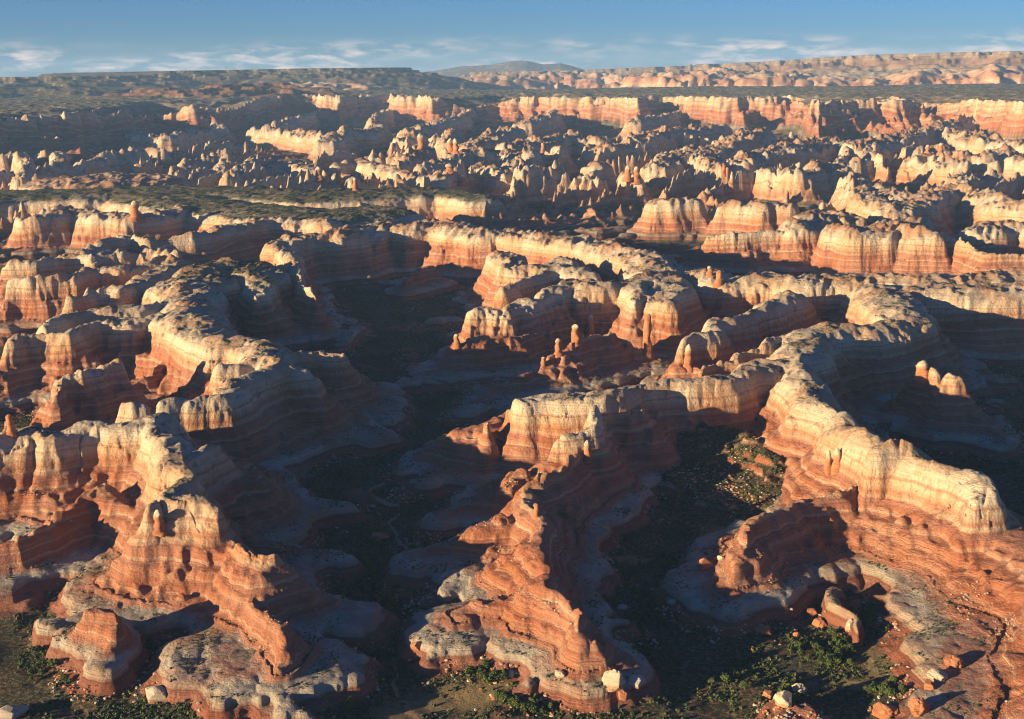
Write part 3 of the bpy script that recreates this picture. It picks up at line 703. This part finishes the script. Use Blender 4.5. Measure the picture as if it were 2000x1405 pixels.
    q.link(q.m('ADD', q.m('ADD', h1, h2), q.m('ADD', h3, h4)), bp.inputs['Height'])
    q.link(bp.outputs[0], b.inputs['Normal'])
    return m
ROCK = rock_material()

# ------------------------------------------------------------------ cut the sheet into its things and their parts
V = np.stack([X, Y, Z], 1).astype(np.float32)
vi = np.arange(N).reshape(NR, NA)
F = np.stack([vi[:-1, :-1], vi[:-1, 1:], vi[1:, 1:], vi[1:, :-1]], -1).reshape(-1, 4)[:, ::-1].copy()
# (seen from above the faces must turn anticlockwise)
fz = STR[F].mean(1); fown = OWN[F[:, 0]]
e1 = V[F[:, 2]] - V[F[:, 0]]; e2 = V[F[:, 3]] - V[F[:, 1]]
fn = np.cross(e1, e2)
if fn[:, 2].mean() < 0: F = F[:, ::-1].copy(); fn = -fn
vn = np.zeros((N, 3), np.float32)
for k in range(4):
    for c in range(3): vn[:, c] += np.bincount(F[:, k], fn[:, c], N)
vn /= np.linalg.norm(vn, axis=1, keepdims=True) + 1e-12

def mesh_from(name, faces, origin):
    used, inv = np.unique(faces, return_inverse=True)
    me = bpy.data.meshes.new(name); nv, nf = len(used), len(faces)
    me.vertices.add(nv); me.vertices.foreach_set('co', (V[used] - origin.astype(np.float32)).ravel())
    me.loops.add(nf * 4); me.loops.foreach_set('vertex_index', inv.astype(np.int32).ravel())
    me.polygons.add(nf); me.polygons.foreach_set('loop_start', (np.arange(nf) * 4).astype(np.int32))
    me.update(calc_edges=True)
    me.polygons.foreach_set('use_smooth', np.ones(nf, bool))
    a = me.attributes.new('strata', 'FLOAT', 'POINT'); a.data.foreach_set('value', STR[used].astype(np.float32))
    a = me.attributes.new('forest', 'FLOAT', 'POINT'); a.data.foreach_set('value', NOTE[used])
    a = me.attributes.new('sand', 'FLOAT', 'POINT'); a.data.foreach_set('value', SAND[used])
    a = me.attributes.new('track', 'FLOAT', 'POINT'); a.data.foreach_set('value', TRK[used])
    a = me.attributes.new('talus', 'FLOAT', 'POINT'); a.data.foreach_set('value', TAL[used])
    me.normals_split_custom_set_from_vertices(vn[used].tolist())
    me.materials.append(ROCK)
    return me
def link(name, data, parent=None, loc=None, **props):
    o = bpy.data.objects.new(name, data); COL.objects.link(o)
    if parent is not None: o.parent = parent
    if loc is not None: o.location = loc
    for k, v in props.items(): o[k] = v
    return o

def owner_faces(k): return np.nonzero(key == k)[0]
# faces of the low canyon floor go to the floor, whoever's slope they lie on
key = fown.copy()
key = np.where((fz < 5.0) & (fown < NPL), -3, key)
key = np.where(key == -3, -3, key)
order = np.argsort(key, kind='stable'); ks = key[order]
def faces_of(k):
    a, b = np.searchsorted(ks, k), np.searchsorted(ks, k, 'right'); return order[a:b]
Zero = np.zeros(3)
fi_ = faces_of(-3); low = fz[fi_] < 5.0
trk_f = low & (TRK[F[fi_]].mean(1) > .5)
link('canyon_floor', mesh_from('canyon_floor', F[fi_[low & ~trk_f]], Zero), kind='structure')
link('sandy_track', mesh_from('sandy_track', F[fi_[trk_f]], Zero), kind='structure')
link('low_ledges', mesh_from('low_ledges', F[fi_[~low]], Zero), kind='structure')
link('maze_terrain', mesh_from('maze_terrain', F[faces_of(-2)], Zero), kind='structure')
f4_ = faces_of(-4)
if len(f4_): link('distant_lowland', mesh_from('distant_lowland', F[f4_], Zero), kind='structure')
fp = faces_of(NPL)
if len(fp): 
    pl = link('upper_plateau', None, kind='structure')
    q_ = fz[fp]
    link('plateau_top', mesh_from('plateau_top', F[fp[q_ >= 100]], Zero), pl)
    link('rim_cliff', mesh_from('rim_cliff', F[fp[q_ < 100]], Zero), pl)
def islands(faces):
    used, inv = np.unique(faces, return_inverse=True); inv = inv.reshape(faces.shape)
    lab = np.arange(len(used))
    for _ in range(400):
        m_ = lab[inv].min(1); new = lab.copy()
        for c in range(4): np.minimum.at(new, inv[:, c], m_)
        new = new[new]; new = new[new]
        if (new == lab).all(): break
        lab = new
    return lab[inv[:, 0]]
PARTS = [('upper_red_knobs', 104, 999), ('pale_cap', 66, 104), ('red_slope', 33, 66), ('pale_ledge', 21, 33), ('lower_cliff', -99, 21)]
def build_thing(k, name, cat, label, group=None):
    ff = faces_of(k)
    if len(ff) < 12: print('tiny', name, label); return
    c = V[F[ff].ravel()]; org = np.array([c[:, 0].mean(), c[:, 1].mean(), c[:, 2].min()])
    root = link(name, None, loc=org.tolist(), label=label, category=cat)
    if group: root['group'] = group
    cls = np.zeros(len(ff), int)
    for q_, (pn, a, b) in enumerate(PARTS): cls[(fz[ff] >= a) & (fz[ff] < b)] = q_
    small = 60
    for q_ in range(5):                       # scraps of a bed join the bed beneath
        g = np.nonzero(cls == q_)[0]
        if len(g) == 0: continue
        lb = islands(F[ff[g]]); u_, inv_, cnt = np.unique(lb, return_inverse=True, return_counts=True)
        cls[g[cnt[inv_] < small]] = min(q_ + 1, 4)
    for q_ in (4, 3, 2):                   # and those left over join the bed above
        g = np.nonzero(cls == q_)[0]
        if len(g) == 0: continue
        lb = islands(F[ff[g]]); u_, inv_, cnt = np.unique(lb, return_inverse=True, return_counts=True)
        if (cnt >= small).any() or q_ > 1: cls[g[cnt[inv_] < small]] = q_ - 1
    for q_, (pn, a, b) in enumerate(PARTS):
        g = ff[cls == q_]
        if len(g) < 4: continue
        lb = islands(F[g]); u_, cnt = np.unique(lb, return_counts=True)
        big_ = u_[cnt >= small]
        if len(big_) == 0: big_ = u_[[cnt.argmax()]]
        for n_, w_ in enumerate(big_):
            sel = lb == w_
            if n_ == 0: sel = sel | ~np.isin(lb, big_)
            link(pn, mesh_from(pn, F[g[sel]], org), root)
    return root
for k, (nm, cat, lab, lines) in enumerate(G):
    build_thing(k, nm, cat, lab)
for k in range(len(MID)):
    build_thing(MID0 + k, 'distant_fin', 'fin', MIDLAB[k], 'fins and knobs of the far maze')
for k, f_ in enumerate(FAR):
    ff = faces_of(FAR0 + k)
    if len(ff) < 4: print('tiny far', f_[2]); continue
    c = V[F[ff].ravel()]; org = np.array([c[:, 0].mean(), c[:, 1].mean(), c[:, 2].min()])
    o = link(f_[0], mesh_from(f_[0], F[ff], org), loc=org.tolist(), label=f_[2], category=f_[1])
print('meshes', time.time() - T0)

# ------------------------------------------------------------------ separate rocks, spires, trees and scrub
def simple_rock_mat(name, lo, hi, top, zlo, zhi):
    m, nt, b = mat(name); q = NT(nt)
    tc = q.n('ShaderNodeTexCoord'); g = q.n('ShaderNodeNewGeometry'); pos = g.outputs['Position']
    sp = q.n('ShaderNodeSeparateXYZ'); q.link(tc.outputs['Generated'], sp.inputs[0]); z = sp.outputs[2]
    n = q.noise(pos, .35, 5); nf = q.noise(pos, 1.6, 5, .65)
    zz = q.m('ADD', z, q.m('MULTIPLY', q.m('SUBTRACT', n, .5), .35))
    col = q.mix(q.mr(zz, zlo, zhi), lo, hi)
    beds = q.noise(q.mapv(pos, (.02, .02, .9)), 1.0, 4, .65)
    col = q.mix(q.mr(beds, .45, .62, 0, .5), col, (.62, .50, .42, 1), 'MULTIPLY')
    col = q.mix(q.mr(nf, .45, .7, 0, .5), col, (.62, .56, .52, 1), 'MULTIPLY')
    b.inputs['Roughness'].default_value = .95; q.link(col, b.inputs['Base Color'])
    bp = q.n('ShaderNodeBump'); bp.inputs['Strength'].default_value = .8; bp.inputs['Distance'].default_value = .8
    q.link(q.m('ADD', nf, q.m('MULTIPLY', beds, 1.5)), bp.inputs['Height']); q.link(bp.outputs[0], b.inputs['Normal'])
    return m
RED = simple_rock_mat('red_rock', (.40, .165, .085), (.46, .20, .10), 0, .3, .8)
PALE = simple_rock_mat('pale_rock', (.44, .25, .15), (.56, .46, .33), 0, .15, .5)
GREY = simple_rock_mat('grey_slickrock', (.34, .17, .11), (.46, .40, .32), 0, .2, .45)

import bmesh
from mathutils import noise as mnoise
def blob(seed, sub=3, sq=(1, 1, .7), rough=.35, flat=-.35):
    bm = bmesh.new(); bmesh.ops.create_icosphere(bm, subdivisions=sub, radius=1)
    for v in bm.verts:
        p = v.co.copy(); n_ = mnoise.noise(p * 1.1 + Vector((seed * 3.1, 0, 0))) * rough + mnoise.noise(p * 2.7 + Vector((0, seed * 2.3, 0))) * rough * .45
        r_ = 1 + n_
        # broad planes and a split or two
        q_ = Vector((p.x * sq[0], p.y * sq[1], p.z * sq[2])) * r_
        crack = abs(mnoise.noise(Vector((p.x * .9 + seed, p.y * .9, seed))))
        if crack < .045: q_ *= .90
        v.co = q_
        if v.co.z < flat: v.co.z = flat + (v.co.z - flat) * .2
    rr_ = random.Random(int(seed * 97))
    for _k in range(11):
        d_ = Vector((rr_.gauss(0, 1), rr_.gauss(0, 1), rr_.gauss(0, .8))).normalized(); lim = rr_.uniform(.50, .82)
        for v in bm.verts:
            e_ = v.co.dot(d_) - lim
            if e_ > 0: v.co -= d_ * e_ * .93
    for f in bm.faces: f.smooth = False
    return bm
def bm_mesh(bm, name, m):
    me = bpy.data.meshes.new(name); bm.to_mesh(me); bm.free(); me.materials.append(m); return me

def px_size(x, y, z): return math.sqrt(x * x + y * y + (CAM_H - z) ** 2) / FPX      # metres per pixel of the photograph

BOULDERS = [   # x, y, width, height (pixels), material, label
 (1200,1335,62,50,PALE,'big pale boulder leaning against the foot of the winding orange ridge'),
 (1245,1340,44,34,GREY,'second boulder, round and grey-topped, right of the big pale one'),
 (1218,1362,40,28,RED,'red boulder under the big pale boulder'),
 (306,1362,64,40,GREY,'low pale domed rock alone in the shade at bottom left'),
 (22,1398,66,34,GREY,'pale rock cut off by the bottom left corner'),
 (1378,1112,40,34,RED,'red boulder with a white cap on the pale toe of the curved fin'),
 (1408,1092,20,14,PALE,'small white boulder behind the red capped one'),
 (1312,1182,28,18,GREY,'grey boulder at the shaded foot of the curved fin'),
 (740,1052,56,24,RED,'flat dark red slab among shrubs on the shaded canyon floor'),
 (1585,1200,34,22,RED,'sunlit red rock in the shade left of the grove'),
 (1600,1222,42,24,RED,'wedge-shaped sunlit red rock just below its neighbour'),
 (1661,1230,26,34,PALE,'white knobbly rock at the tip of the short red spur'),
 (1490,1235,48,22,RED,'broad red mound with its left side lit, by the dark floor'),
 (1554,1242,20,16,RED,'small red mound at the edge of the dark floor'),
 (1860,1300,50,34,RED,'striped red and cream boulder at the right edge of the grove'),
 (1830,1325,50,30,PALE,'jagged cream boulder below the striped one'),
 (1815,1345,38,26,RED,'red boulder under the jagged cream one'),
 (1500,1362,28,24,RED,'red knob at the left end of the bottom outcrop'),
 (1530,1372,50,34,PALE,'cream rocks heaped on the bottom outcrop'),
 (1560,1350,36,24,PALE,'pale block at the top of the bottom outcrop'),
 (1730,1398,60,36,RED,'rounded red boulder at the bottom edge of the view'),
 (1795,1392,52,44,RED,'square red boulder at the bottom edge, right of the rounded one'),
 (1095,1322,30,18,PALE,'low pale rocks at the foot of the white band'),
 (1000,1318,26,16,PALE,'pale rock beside the shrubs under the broken red cliff'),
 (815,1268,30,26,RED,'dark broken rock at the foot of the grey bulging cliff'),
 (1215,1190,26,16,GREY,'grey block on the dark slope left of the curved fin'),
]
for k, (px, py, w, h, mt, lab) in enumerate(BOULDERS):
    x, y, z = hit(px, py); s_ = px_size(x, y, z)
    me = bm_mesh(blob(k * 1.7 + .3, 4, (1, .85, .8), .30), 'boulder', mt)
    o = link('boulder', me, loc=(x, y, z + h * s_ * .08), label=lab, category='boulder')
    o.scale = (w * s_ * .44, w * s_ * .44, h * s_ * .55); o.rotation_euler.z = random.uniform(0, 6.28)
    o['group'] = 'boulders at the foot of the ridges'

def hoodoo_meshes(seed, cap):
    r_ = random.Random(seed); nseg, nr = 14, 16
    def part(z0, z1, prof, nm, m):
        bm = bmesh.new(); rings = []
        for i in range(nr + 1):
            t = i / nr; z = z0 + (z1 - z0) * t; rad = prof(t); ring = []
            for j in range(nseg):
                a = 2 * math.pi * j / nseg
                p = Vector((math.cos(a), math.sin(a), z * 3))
                rr = rad * (1 + .42 * mnoise.noise(p * 1.2 + Vector((seed, 0, 0))) + .20 * mnoise.noise(p * 3.1 + Vector((0, seed, 0))))
                off = .10 * mnoise.noise(Vector((seed, z * 2.5, 0)))
                ring.append(bm.verts.new((math.cos(a) * rr + off, math.sin(a) * rr * .8, z)))
            rings.append(ring)
        for i in range(nr):
            for j in range(nseg):
                f = bm.faces.new((rings[i][j], rings[i][(j + 1) % nseg], rings[i + 1][(j + 1) % nseg], rings[i + 1][j])); f.smooth = True
        bm.faces.new(rings[-1])
        bm.faces.new(rings[0][::-1])
        return bm_mesh(bm, nm, m)
    c0 = 1 - cap
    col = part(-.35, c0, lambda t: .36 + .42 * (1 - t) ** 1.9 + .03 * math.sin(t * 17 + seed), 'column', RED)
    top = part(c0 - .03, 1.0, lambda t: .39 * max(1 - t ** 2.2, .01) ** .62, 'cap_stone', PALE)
    return col, top
HOODOOS = [   # foot x, y, height, width, share of the cap, label
 (1264,690,86,17,.10,'tallest slender red spire, standing before the shaded wall'),
 (1153,652,42,17,.25,'highest spire of the row stepping down the buttress'),
 (1124,676,42,19,.2,'second spire of the row, stout with a slanting top'),
 (1090,694,38,15,.2,'third spire of the row, leaning left'),
 (1062,716,22,11,.15,'fourth and lowest spire of the row'),
 (892,684,26,13,.2,'short red stub at the left end of the buttress'),
 (1147,902,46,16,.4,'pale balanced pinnacle beside the bend of the central ridge'),




 (1047,1012,30,14,.02,'red spike on the crest of the central ridge'),
 (311,1030,40,22,.5,'cream stub at the broken shoulder of the lower left ridge'),
 (22,850,44,18,.05,'dark red leaning pinnacle near the left edge'),
 (1344,716,50,20,.6,'pale rounded nose, split like an arch, of the slanting fin'),
 (1617,926,52,15,.6,'upright cream slab against the long ridge'),
 (1633,924,56,20,.6,'wider cream slab next to the upright one'),
 (1386,540,22,14,.3,'toothed pinnacle at the left end of the scalloped rim'),
 (1404,560,34,14,.1,'red horn on the scalloped rim, beside the toothed pinnacle'),
 (1800,742,40,26,.5,'pale shaded tooth on the dark fin at right'),
 (694,372,28,10,.2,'needle at the right end of the sail-shaped butte'),
 (662,352,22,12,.3,'horn on top of the sail-shaped butte'),
 (901,366,18,20,.5,'pale lone block right of the bright cliff band'),
 (878,338,18,18,.5,'raised block above the bright cliff band'),
 (622,352,24,16,.5,'lit pillar right of the small flat mesa'),
 (1413,350,20,8,.1,'slim needle beside the round clearing'),
 (1420,350,22,8,.1,'second slim needle beside the round clearing'),
 (1811,300,18,10,.3,'left tower on the striped dome cluster'),
 (1837,298,20,12,.3,'right tower on the striped dome cluster'),
 (1060,300,18,8,.2,'small finger of rock behind the two-tier butte'),
 (1226,352,26,14,.5,'left horn of the square two-horned butte'),
 (1243,352,28,16,.5,'right horn of the square two-horned butte'),
 (822,292,34,16,.3,'lit column at the nose of the flat-topped fin'),
 (880,300,30,14,.4,'left head of the double-headed tower'),
 (890,300,30,14,.4,'right head of the double-headed tower'),
 (265,426,34,18,.3,'pointed pinnacle on the lit wall at upper left'),
 (113,285,16,10,.4,'lone pale pinnacle on a red back at far left'),
]
for k, (px, py, h, w, cap, lab) in enumerate(HOODOOS):
    if px > 5000: continue
    x, y, z = hit(px, py); s_ = px_size(x, y, z)
    c_, t_ = hoodoo_meshes(k * 2.13 + 1, min(max(cap, .12), .38))
    o = link('rock_spire', None, loc=(x, y, z - .04 * h * s_), label=lab, category='spire', group='rock spires and hoodoos')
    a_ = link('column', c_, o); b_ = link('cap_stone', t_, o)
    if cap < .12: t_.materials[0] = RED
    for q_ in (a_, b_): q_.scale = (w * s_ * 1.0, w * s_ * 1.0, h * s_ * .9)
    o.rotation_euler.z = random.uniform(-.5, .5)

# foliage
def leaf_mat(name, c1, c2):
    m, nt, b = mat(name); q = NT(nt)
    oi = q.n('ShaderNodeObjectInfo'); g = q.n('ShaderNodeNewGeometry')
    n = q.noise(g.outputs['Position'], .8, 3)
    f = q.m('MULTIPLY', q.m('ADD', oi.outputs['Random'], n), .5)
    q.link(q.mix(f, c1, c2), b.inputs['Base Color']); b.inputs['Roughness'].default_value = .8
    b.inputs['Subsurface Weight'].default_value = 0
    return m
JUN = leaf_mat('juniper_green', (.035, .055, .018, 1), (.10, .125, .035, 1))
COT = leaf_mat('cottonwood_yellow_green', (.10, .13, .02, 1), (.19, .17, .03, 1))
BRU = leaf_mat('sage_brush', (.07, .08, .04, 1), (.16, .15, .08, 1))
bark, nt_, b_ = mat('bark'); b_.inputs['Base Color'].default_value = (.12, .085, .06, 1)
def crown_mesh(seed, n, leaf, m, shape=(1, 1, .95), lobes=7):
    r_ = np.random.default_rng(seed)
    lc = r_.normal(size=(lobes, 3)); lc /= np.linalg.norm(lc, axis=1, keepdims=True); lc *= r_.uniform(.25, .62, (lobes, 1)); lc[:, 2] = lc[:, 2] * .8 + .1
    lr = r_.uniform(.3, .52, lobes)
    k = r_.integers(0, lobes, n); d = r_.normal(size=(n, 3)); d /= np.linalg.norm(d, axis=1, keepdims=True)
    c = lc[k] + d * lr[k][:, None] * r_.uniform(.65, 1.05, (n, 1))
    c = c * np.array(shape)
    a = r_.normal(size=(n, 3)); a -= (a * d).sum(1, keepdims=True) * d * .6; a /= np.linalg.norm(a, axis=1, keepdims=True)
    b = np.cross(d + r_.normal(size=(n, 3)) * .4, a); b /= np.linalg.norm(b, axis=1, keepdims=True)
    sz = leaf * r_.uniform(.6, 1.3, (n, 1))
    vs = np.stack([c - a * sz, c + b * sz * .8, c + a * sz, c - b * sz * .8], 1).reshape(-1, 3)
    me = bpy.data.meshes.new('crown'); me.from_pydata(vs.tolist(), [], [(4 * i, 4 * i + 1, 4 * i + 2, 4 * i + 3) for i in range(n)])
    me.materials.append(m); return me
def trunk_mesh():
    bm = bmesh.new()
    def limb(p0, p1, r0, r1):
        ax = (p1 - p0).normalized(); s1 = ax.orthogonal().normalized(); s2 = ax.cross(s1); rr = []
        for p, r in ((p0, r0), ((p0 + p1) / 2 + s1 * r0 * .5, (r0 + r1) / 2), (p1, r1)):
            rr.append([bm.verts.new(p + (s1 * math.cos(t) + s2 * math.sin(t)) * r) for t in [k * math.pi / 3 for k in range(6)]])
        for i in range(2):
            for j in range(6): bm.faces.new((rr[i][j], rr[i][(j + 1) % 6], rr[i + 1][(j + 1) % 6], rr[i + 1][j]))
    limb(Vector((0, 0, -.3)), Vector((.05, 0, .75)), .10, .06)
    limb(Vector((.03, 0, .35)), Vector((.42, .1, 1.0)), .055, .025)
    limb(Vector((.03, 0, .4)), Vector((-.35, .25, 1.05)), .05, .02)
    limb(Vector((.03, 0, .5)), Vector((0, -.4, 1.0)), .045, .02)
    return bm_mesh(bm, 'trunk', bark)
TR = trunk_mesh()
CR = [crown_mesh(100 + k, 340, .15, JUN) for k in range(7)]
CY = [crown_mesh(200 + k, 300, .14, COT, (.8, .8, 1.3)) for k in range(3)]

def proj(p):
    d = p - np.array([0, 0, CAM_H]); zc = d @ fwd
    return 1000 + FPX * (d @ rt) / zc, 702.5 - FPX * (d @ upv) / zc
# where trees can stand: gentle ground near the floor
ok = (SAND < .5) & (TRK < .3) & (STR < 9) & (SL < .55) & (RF < 1500) & (np.abs(AF) < math.radians(24))
cand = np.nonzero(ok)[0]
cp = np.stack([X[cand], Y[cand], Z[cand].astype(float)], 1); qx, qy = proj(cp)
CLUST = [   # x, y, spread x, spread y, number, kind
 (1740,1200,45,30,34,0),(1800,1235,40,25,26,0),(1850,1270,25,25,18,0),(1640,1270,35,30,26,0),(1625,1300,20,14,8,0),(1730,1345,70,12,18,0),(1790,1310,30,18,10,0),(1560,1270,30,20,12,0),
 (960,1330,35,22,24,0),(1010,1360,35,16,16,0),(1050,1380,40,14,12,0),(760,1180,35,40,10,1),(720,1110,25,60,10,1),(745,1045,25,14,5,1),(755,1150,50,90,24,0),(700,1290,60,50,10,0),
 (480,1385,60,12,12,0),(560,1395,60,8,8,0),(650,1380,30,10,4,1),(80,1300,90,60,10,0),(250,1230,40,60,6,0),(1300,1190,60,60,8,0),(1520,1360,30,16,6,0),(1450,1330,60,30,6,0)]
tp = []
for cx, cy, sx_, sy_, n_, kd in CLUST:
    w_ = ((qx - cx) / sx_) ** 2 + ((qy - cy) / sy_) ** 2
    c_ = np.nonzero(w_ < 1.7)[0]
    if len(c_) == 0: print('no room for trees', cx, cy); continue
    pr = 1 / (.3 + w_[c_]); pr /= pr.sum()
    for i_ in rng.choice(c_, min(n_, len(c_)), replace=False, p=pr): tp.append((cand[i_], kd, qx[i_], qy[i_]))
tp = tp[:300]
def tree_label(k, kd, px, py):
    if not kd:
        for test, t_ in ((px > 1690 and py < 1330, 'round juniper in the dense grove right of the sunny clearing'),
                         (px > 1660 and py >= 1330, 'juniper in the dark belt below the sunny clearing'),
                         (px > 1590 and py < 1330, 'juniper in the loose grove left of the sunny clearing'),
                         (px > 1400, 'scattered juniper on the dark flat left of the right-hand groves'),
                         (px > 1200, 'shaded juniper at the mouth of the dark hollow'),
                         (px > 890 and py > 1250, 'juniper in the grove under the foot of the winding ridge'),
                         (px > 640 and py < 1260, 'shaded juniper along the bottom of the main canyon'),
                         (px > 640, 'juniper beside the sandy track at the canyon mouth'),
                         (px > 400, 'juniper below the toe of the lower left ridge'),
                         (True, 'juniper in the dark lower left corner')):
            if test: return t_
    if py > 1300: return 'yellow-green cottonwood near the sandy track at the canyon mouth'
    if py < 1070: return 'bright yellow-green bush by the flat red slab in the canyon bottom'
    return ('small yellow-green cottonwood on the shaded canyon floor' if kd else 'dark round juniper on the floor at the canyon mouth')
for k, (i_, kd, px, py) in enumerate(tp):
    h_ = random.uniform(2.8, 4.8) * (1.15 if kd else 1)
    o = link('cottonwood_tree' if kd else 'juniper_tree', None, loc=(float(X[i_]), float(Y[i_]), float(Z[i_])), category='tree', label=tree_label(k, kd, px, py),
             group='yellow-green cottonwoods on the canyon floor' if kd else 'junipers at the canyon mouth')
    t_ = link('trunk', TR, o); c_ = link('crown', random.choice(CY if kd else CR), o)
    t_.scale = (h_ * .8,) * 3; c_.location.z = h_ * .75; c_.scale = (h_, h_ * random.uniform(.85, 1.1), h_ * random.uniform(.75, .95)); o.rotation_euler.z = random.uniform(0, 6.28)

# uncounted scrub and rubble: scattered with geometry nodes
def scatter(name, pts, scales, kinds, variants):
    me = bpy.data.meshes.new(name); me.vertices.add(len(pts)); me.vertices.foreach_set('co', np.asarray(pts, np.float32).ravel())
    a = me.attributes.new('size', 'FLOAT', 'POINT'); a.data.foreach_set('value', np.asarray(scales, np.float32))
    a = me.attributes.new('turn', 'FLOAT', 'POINT'); a.data.foreach_set('value', rng.uniform(0, 6.28, len(pts)).astype(np.float32))
    a = me.attributes.new('pick', 'INT', 'POINT'); a.data.foreach_set('value', np.asarray(kinds, np.int32))
    o = link(name, me, kind='stuff')
    ng = bpy.data.node_groups.new(name, 'GeometryNodeTree')
    ng.interface.new_socket('Geometry', in_out='INPUT', socket_type='NodeSocketGeometry'); ng.interface.new_socket('Geometry', in_out='OUTPUT', socket_type='NodeSocketGeometry')
    gi_, go_ = ng.nodes.new('NodeGroupInput'), ng.nodes.new('NodeGroupOutput')
    c_ = bpy.data.collections.new(name + '_kinds')
    for v_ in variants:
        vo = bpy.data.objects.new('scatter_kind', v_); c_.objects.link(vo)
    ci = ng.nodes.new('GeometryNodeCollectionInfo'); ci.inputs['Collection'].default_value = c_; ci.inputs['Separate Children'].default_value = True; ci.inputs['Reset Children'].default_value = True
    ip = ng.nodes.new('GeometryNodeInstanceOnPoints'); ip.inputs['Pick Instance'].default_value = True
    def attr(nm, tp_):
        n_ = ng.nodes.new('GeometryNodeInputNamedAttribute'); n_.data_type = tp_; n_.inputs['Name'].default_value = nm
        return n_.outputs['Attribute']
    cx = ng.nodes.new('ShaderNodeCombineXYZ'); ng.links.new(attr('turn', 'FLOAT'), cx.inputs[2])
    ng.links.new(gi_.outputs[0], ip.inputs['Points']); ng.links.new(ci.outputs[0], ip.inputs['Instance'])
    ng.links.new(attr('pick', 'INT'), ip.inputs['Instance Index']); ng.links.new(attr('size', 'FLOAT'), ip.inputs['Scale'])
    e2r = ng.nodes.new('FunctionNodeEulerToRotation'); ng.links.new(cx.outputs[0], e2r.inputs[0]); ng.links.new(e2r.outputs[0], ip.inputs['Rotation'])
    ng.links.new(ip.outputs[0], go_.inputs[0])
    md = o.modifiers.new('scatter', 'NODES'); md.node_group = ng
    return o
area = (np.gradient(R_)[:, None] * RR * np.gradient(A_)[None, :]).ravel()
inview = (np.abs(AF) < math.radians(24.5)) & (RF > 560)
clump = fbm(X / 38, Y / 38, 3, 91)
def pick(mask, w, n):
    i_ = np.nonzero(mask)[0]; p_ = w[i_] * 1.0; p_ /= p_.sum()
    return i_[rng.choice(len(i_), n, p=p_)]
def jit(i_, amt):
    return np.stack([X[i_] + rng.normal(0, amt, len(i_)), Y[i_] + rng.normal(0, amt, len(i_)), Z[i_] - .1], 1)
BV = [crown_mesh(300 + k, 46, .30, JUN, (1, 1, .8), 4) for k in range(4)] + [crown_mesh(320 + k, 46, .28, BRU, (1, 1, .7), 4) for k in range(3)]
TALM = TAL > .5
w_ = area * np.clip(.25 + 1.6 * clump, .03, 1) * (1 - .8 * SAND)
i1 = pick(inview & (TRK < .3) & ((STR < 11) | TALM) & (SL < .9) & (RF < 2600), w_ * np.clip(1400 / RF, .3, 1.6), 44000)
s1 = rng.uniform(.8, 2.5, len(i1)) ** 1.15
k1_ = np.where(rng.random(len(i1)) < .6, rng.integers(0, 4, len(i1)), rng.integers(4, 7, len(i1)))
scatter('canyon_scrub', jit(i1, 1.0), s1, k1_, BV)
i2 = pick(inview & (STR > 20) & (STR < 36) & (SL < .5) & (RF < 2200), area * np.clip(clump, 0, 1) ** 1.2, 9000)
i3 = pick(inview & (STR > 96) & (SL < .5) & (RF < 3000) & (RF > 1300), area * np.clip(.02 + clump, 0, 1) ** 1.5, 3500)
i4 = np.concatenate([pick(inview & (NOTE > .3) & (RF < 5000) & (SL < .5) & (STR > 96), area * np.clip(.25 + 2.2 * clump, .02, 1), 17000), pick(inview & (NOTE > .3) & (RF >= 5000) & (RF < 9500) & (SL < .5) & (STR > 96), area * np.clip(.3 + 2 * clump, .02, 1), 14000)])
ii = np.concatenate([i2, i3, i4])
s2 = np.concatenate([rng.uniform(.6, 1.6, len(i2)), rng.uniform(.7, 2.0, len(i3)), rng.uniform(1.2, 2.6, len(i4)) * np.clip(RF[i4] / 4000, 1, 1.6)])
scatter('ledge_and_mesa_scrub', jit(ii, 1.0), s2, rng.integers(0, 5, len(ii)), BV)
RV = []
for k in range(6): RV.append(bm_mesh(blob(50 + k, 2, (1, .8, .65), .5), 'rubble_stone', (GREY, RED, RED, GREY, PALE, RED)[k]))
i5 = pick(inview & (((STR > 1.5) & (STR < 17)) | TALM) & (RF < 2300), area * np.clip(.2 + 2.2 * fbm(X / 60, Y / 60, 3, 95), .02, 1) * np.where(SL > .15, 1, .15) * (1 - SAND) * (1 - TRK), 14000)
scatter('rubble', jit(i5, .8), rng.uniform(.5, 1.55, len(i5)) ** 1.6, rng.integers(0, 6, len(i5)), RV)
i6 = pick(inview & (STR > 34) & (STR < 60) & (SL < .95) & (RF < 1800), area * np.clip(fbm(X / 45, Y / 45, 2, 97), 0, 1) ** 2, 3500)
scatter('slope_rubble', jit(i6, .6), rng.uniform(.4, 1.3, len(i6)), rng.integers(0, 6, len(i6)), RV)
print('objects', time.time() - T0)


# ------------------------------------------------------------------ haze
me = bpy.data.meshes.new('haze')
x0, x1, y0, y1, z0, z1 = -36000, 36000, -3000, 46000, -20, 860
vs = [(x, y, z) for z in (z0, z1) for y in (y0, y1) for x in (x0, x1)]
me.from_pydata(vs, [], [(0, 2, 3, 1), (4, 5, 7, 6), (0, 1, 5, 4), (2, 6, 7, 3), (0, 4, 6, 2), (1, 3, 7, 5)])
hm = bpy.data.materials.new('haze'); hm.use_nodes = True
for n in list(hm.node_tree.nodes):
    if n.type == 'BSDF_PRINCIPLED': hm.node_tree.nodes.remove(n)
pv = hm.node_tree.nodes.new('ShaderNodeVolumePrincipled'); pv.inputs['Color'].default_value = (.36, .62, 1.0, 1); pv.inputs['Density'].default_value = 2.4e-5
pv.inputs['Anisotropy'].default_value = 0.0
hm.node_tree.links.new(pv.outputs[0], hm.node_tree.nodes['Material Output'].inputs['Volume'])
me.materials.append(hm)
link('haze', me, kind='stuff')
print('done', time.time() - T0)
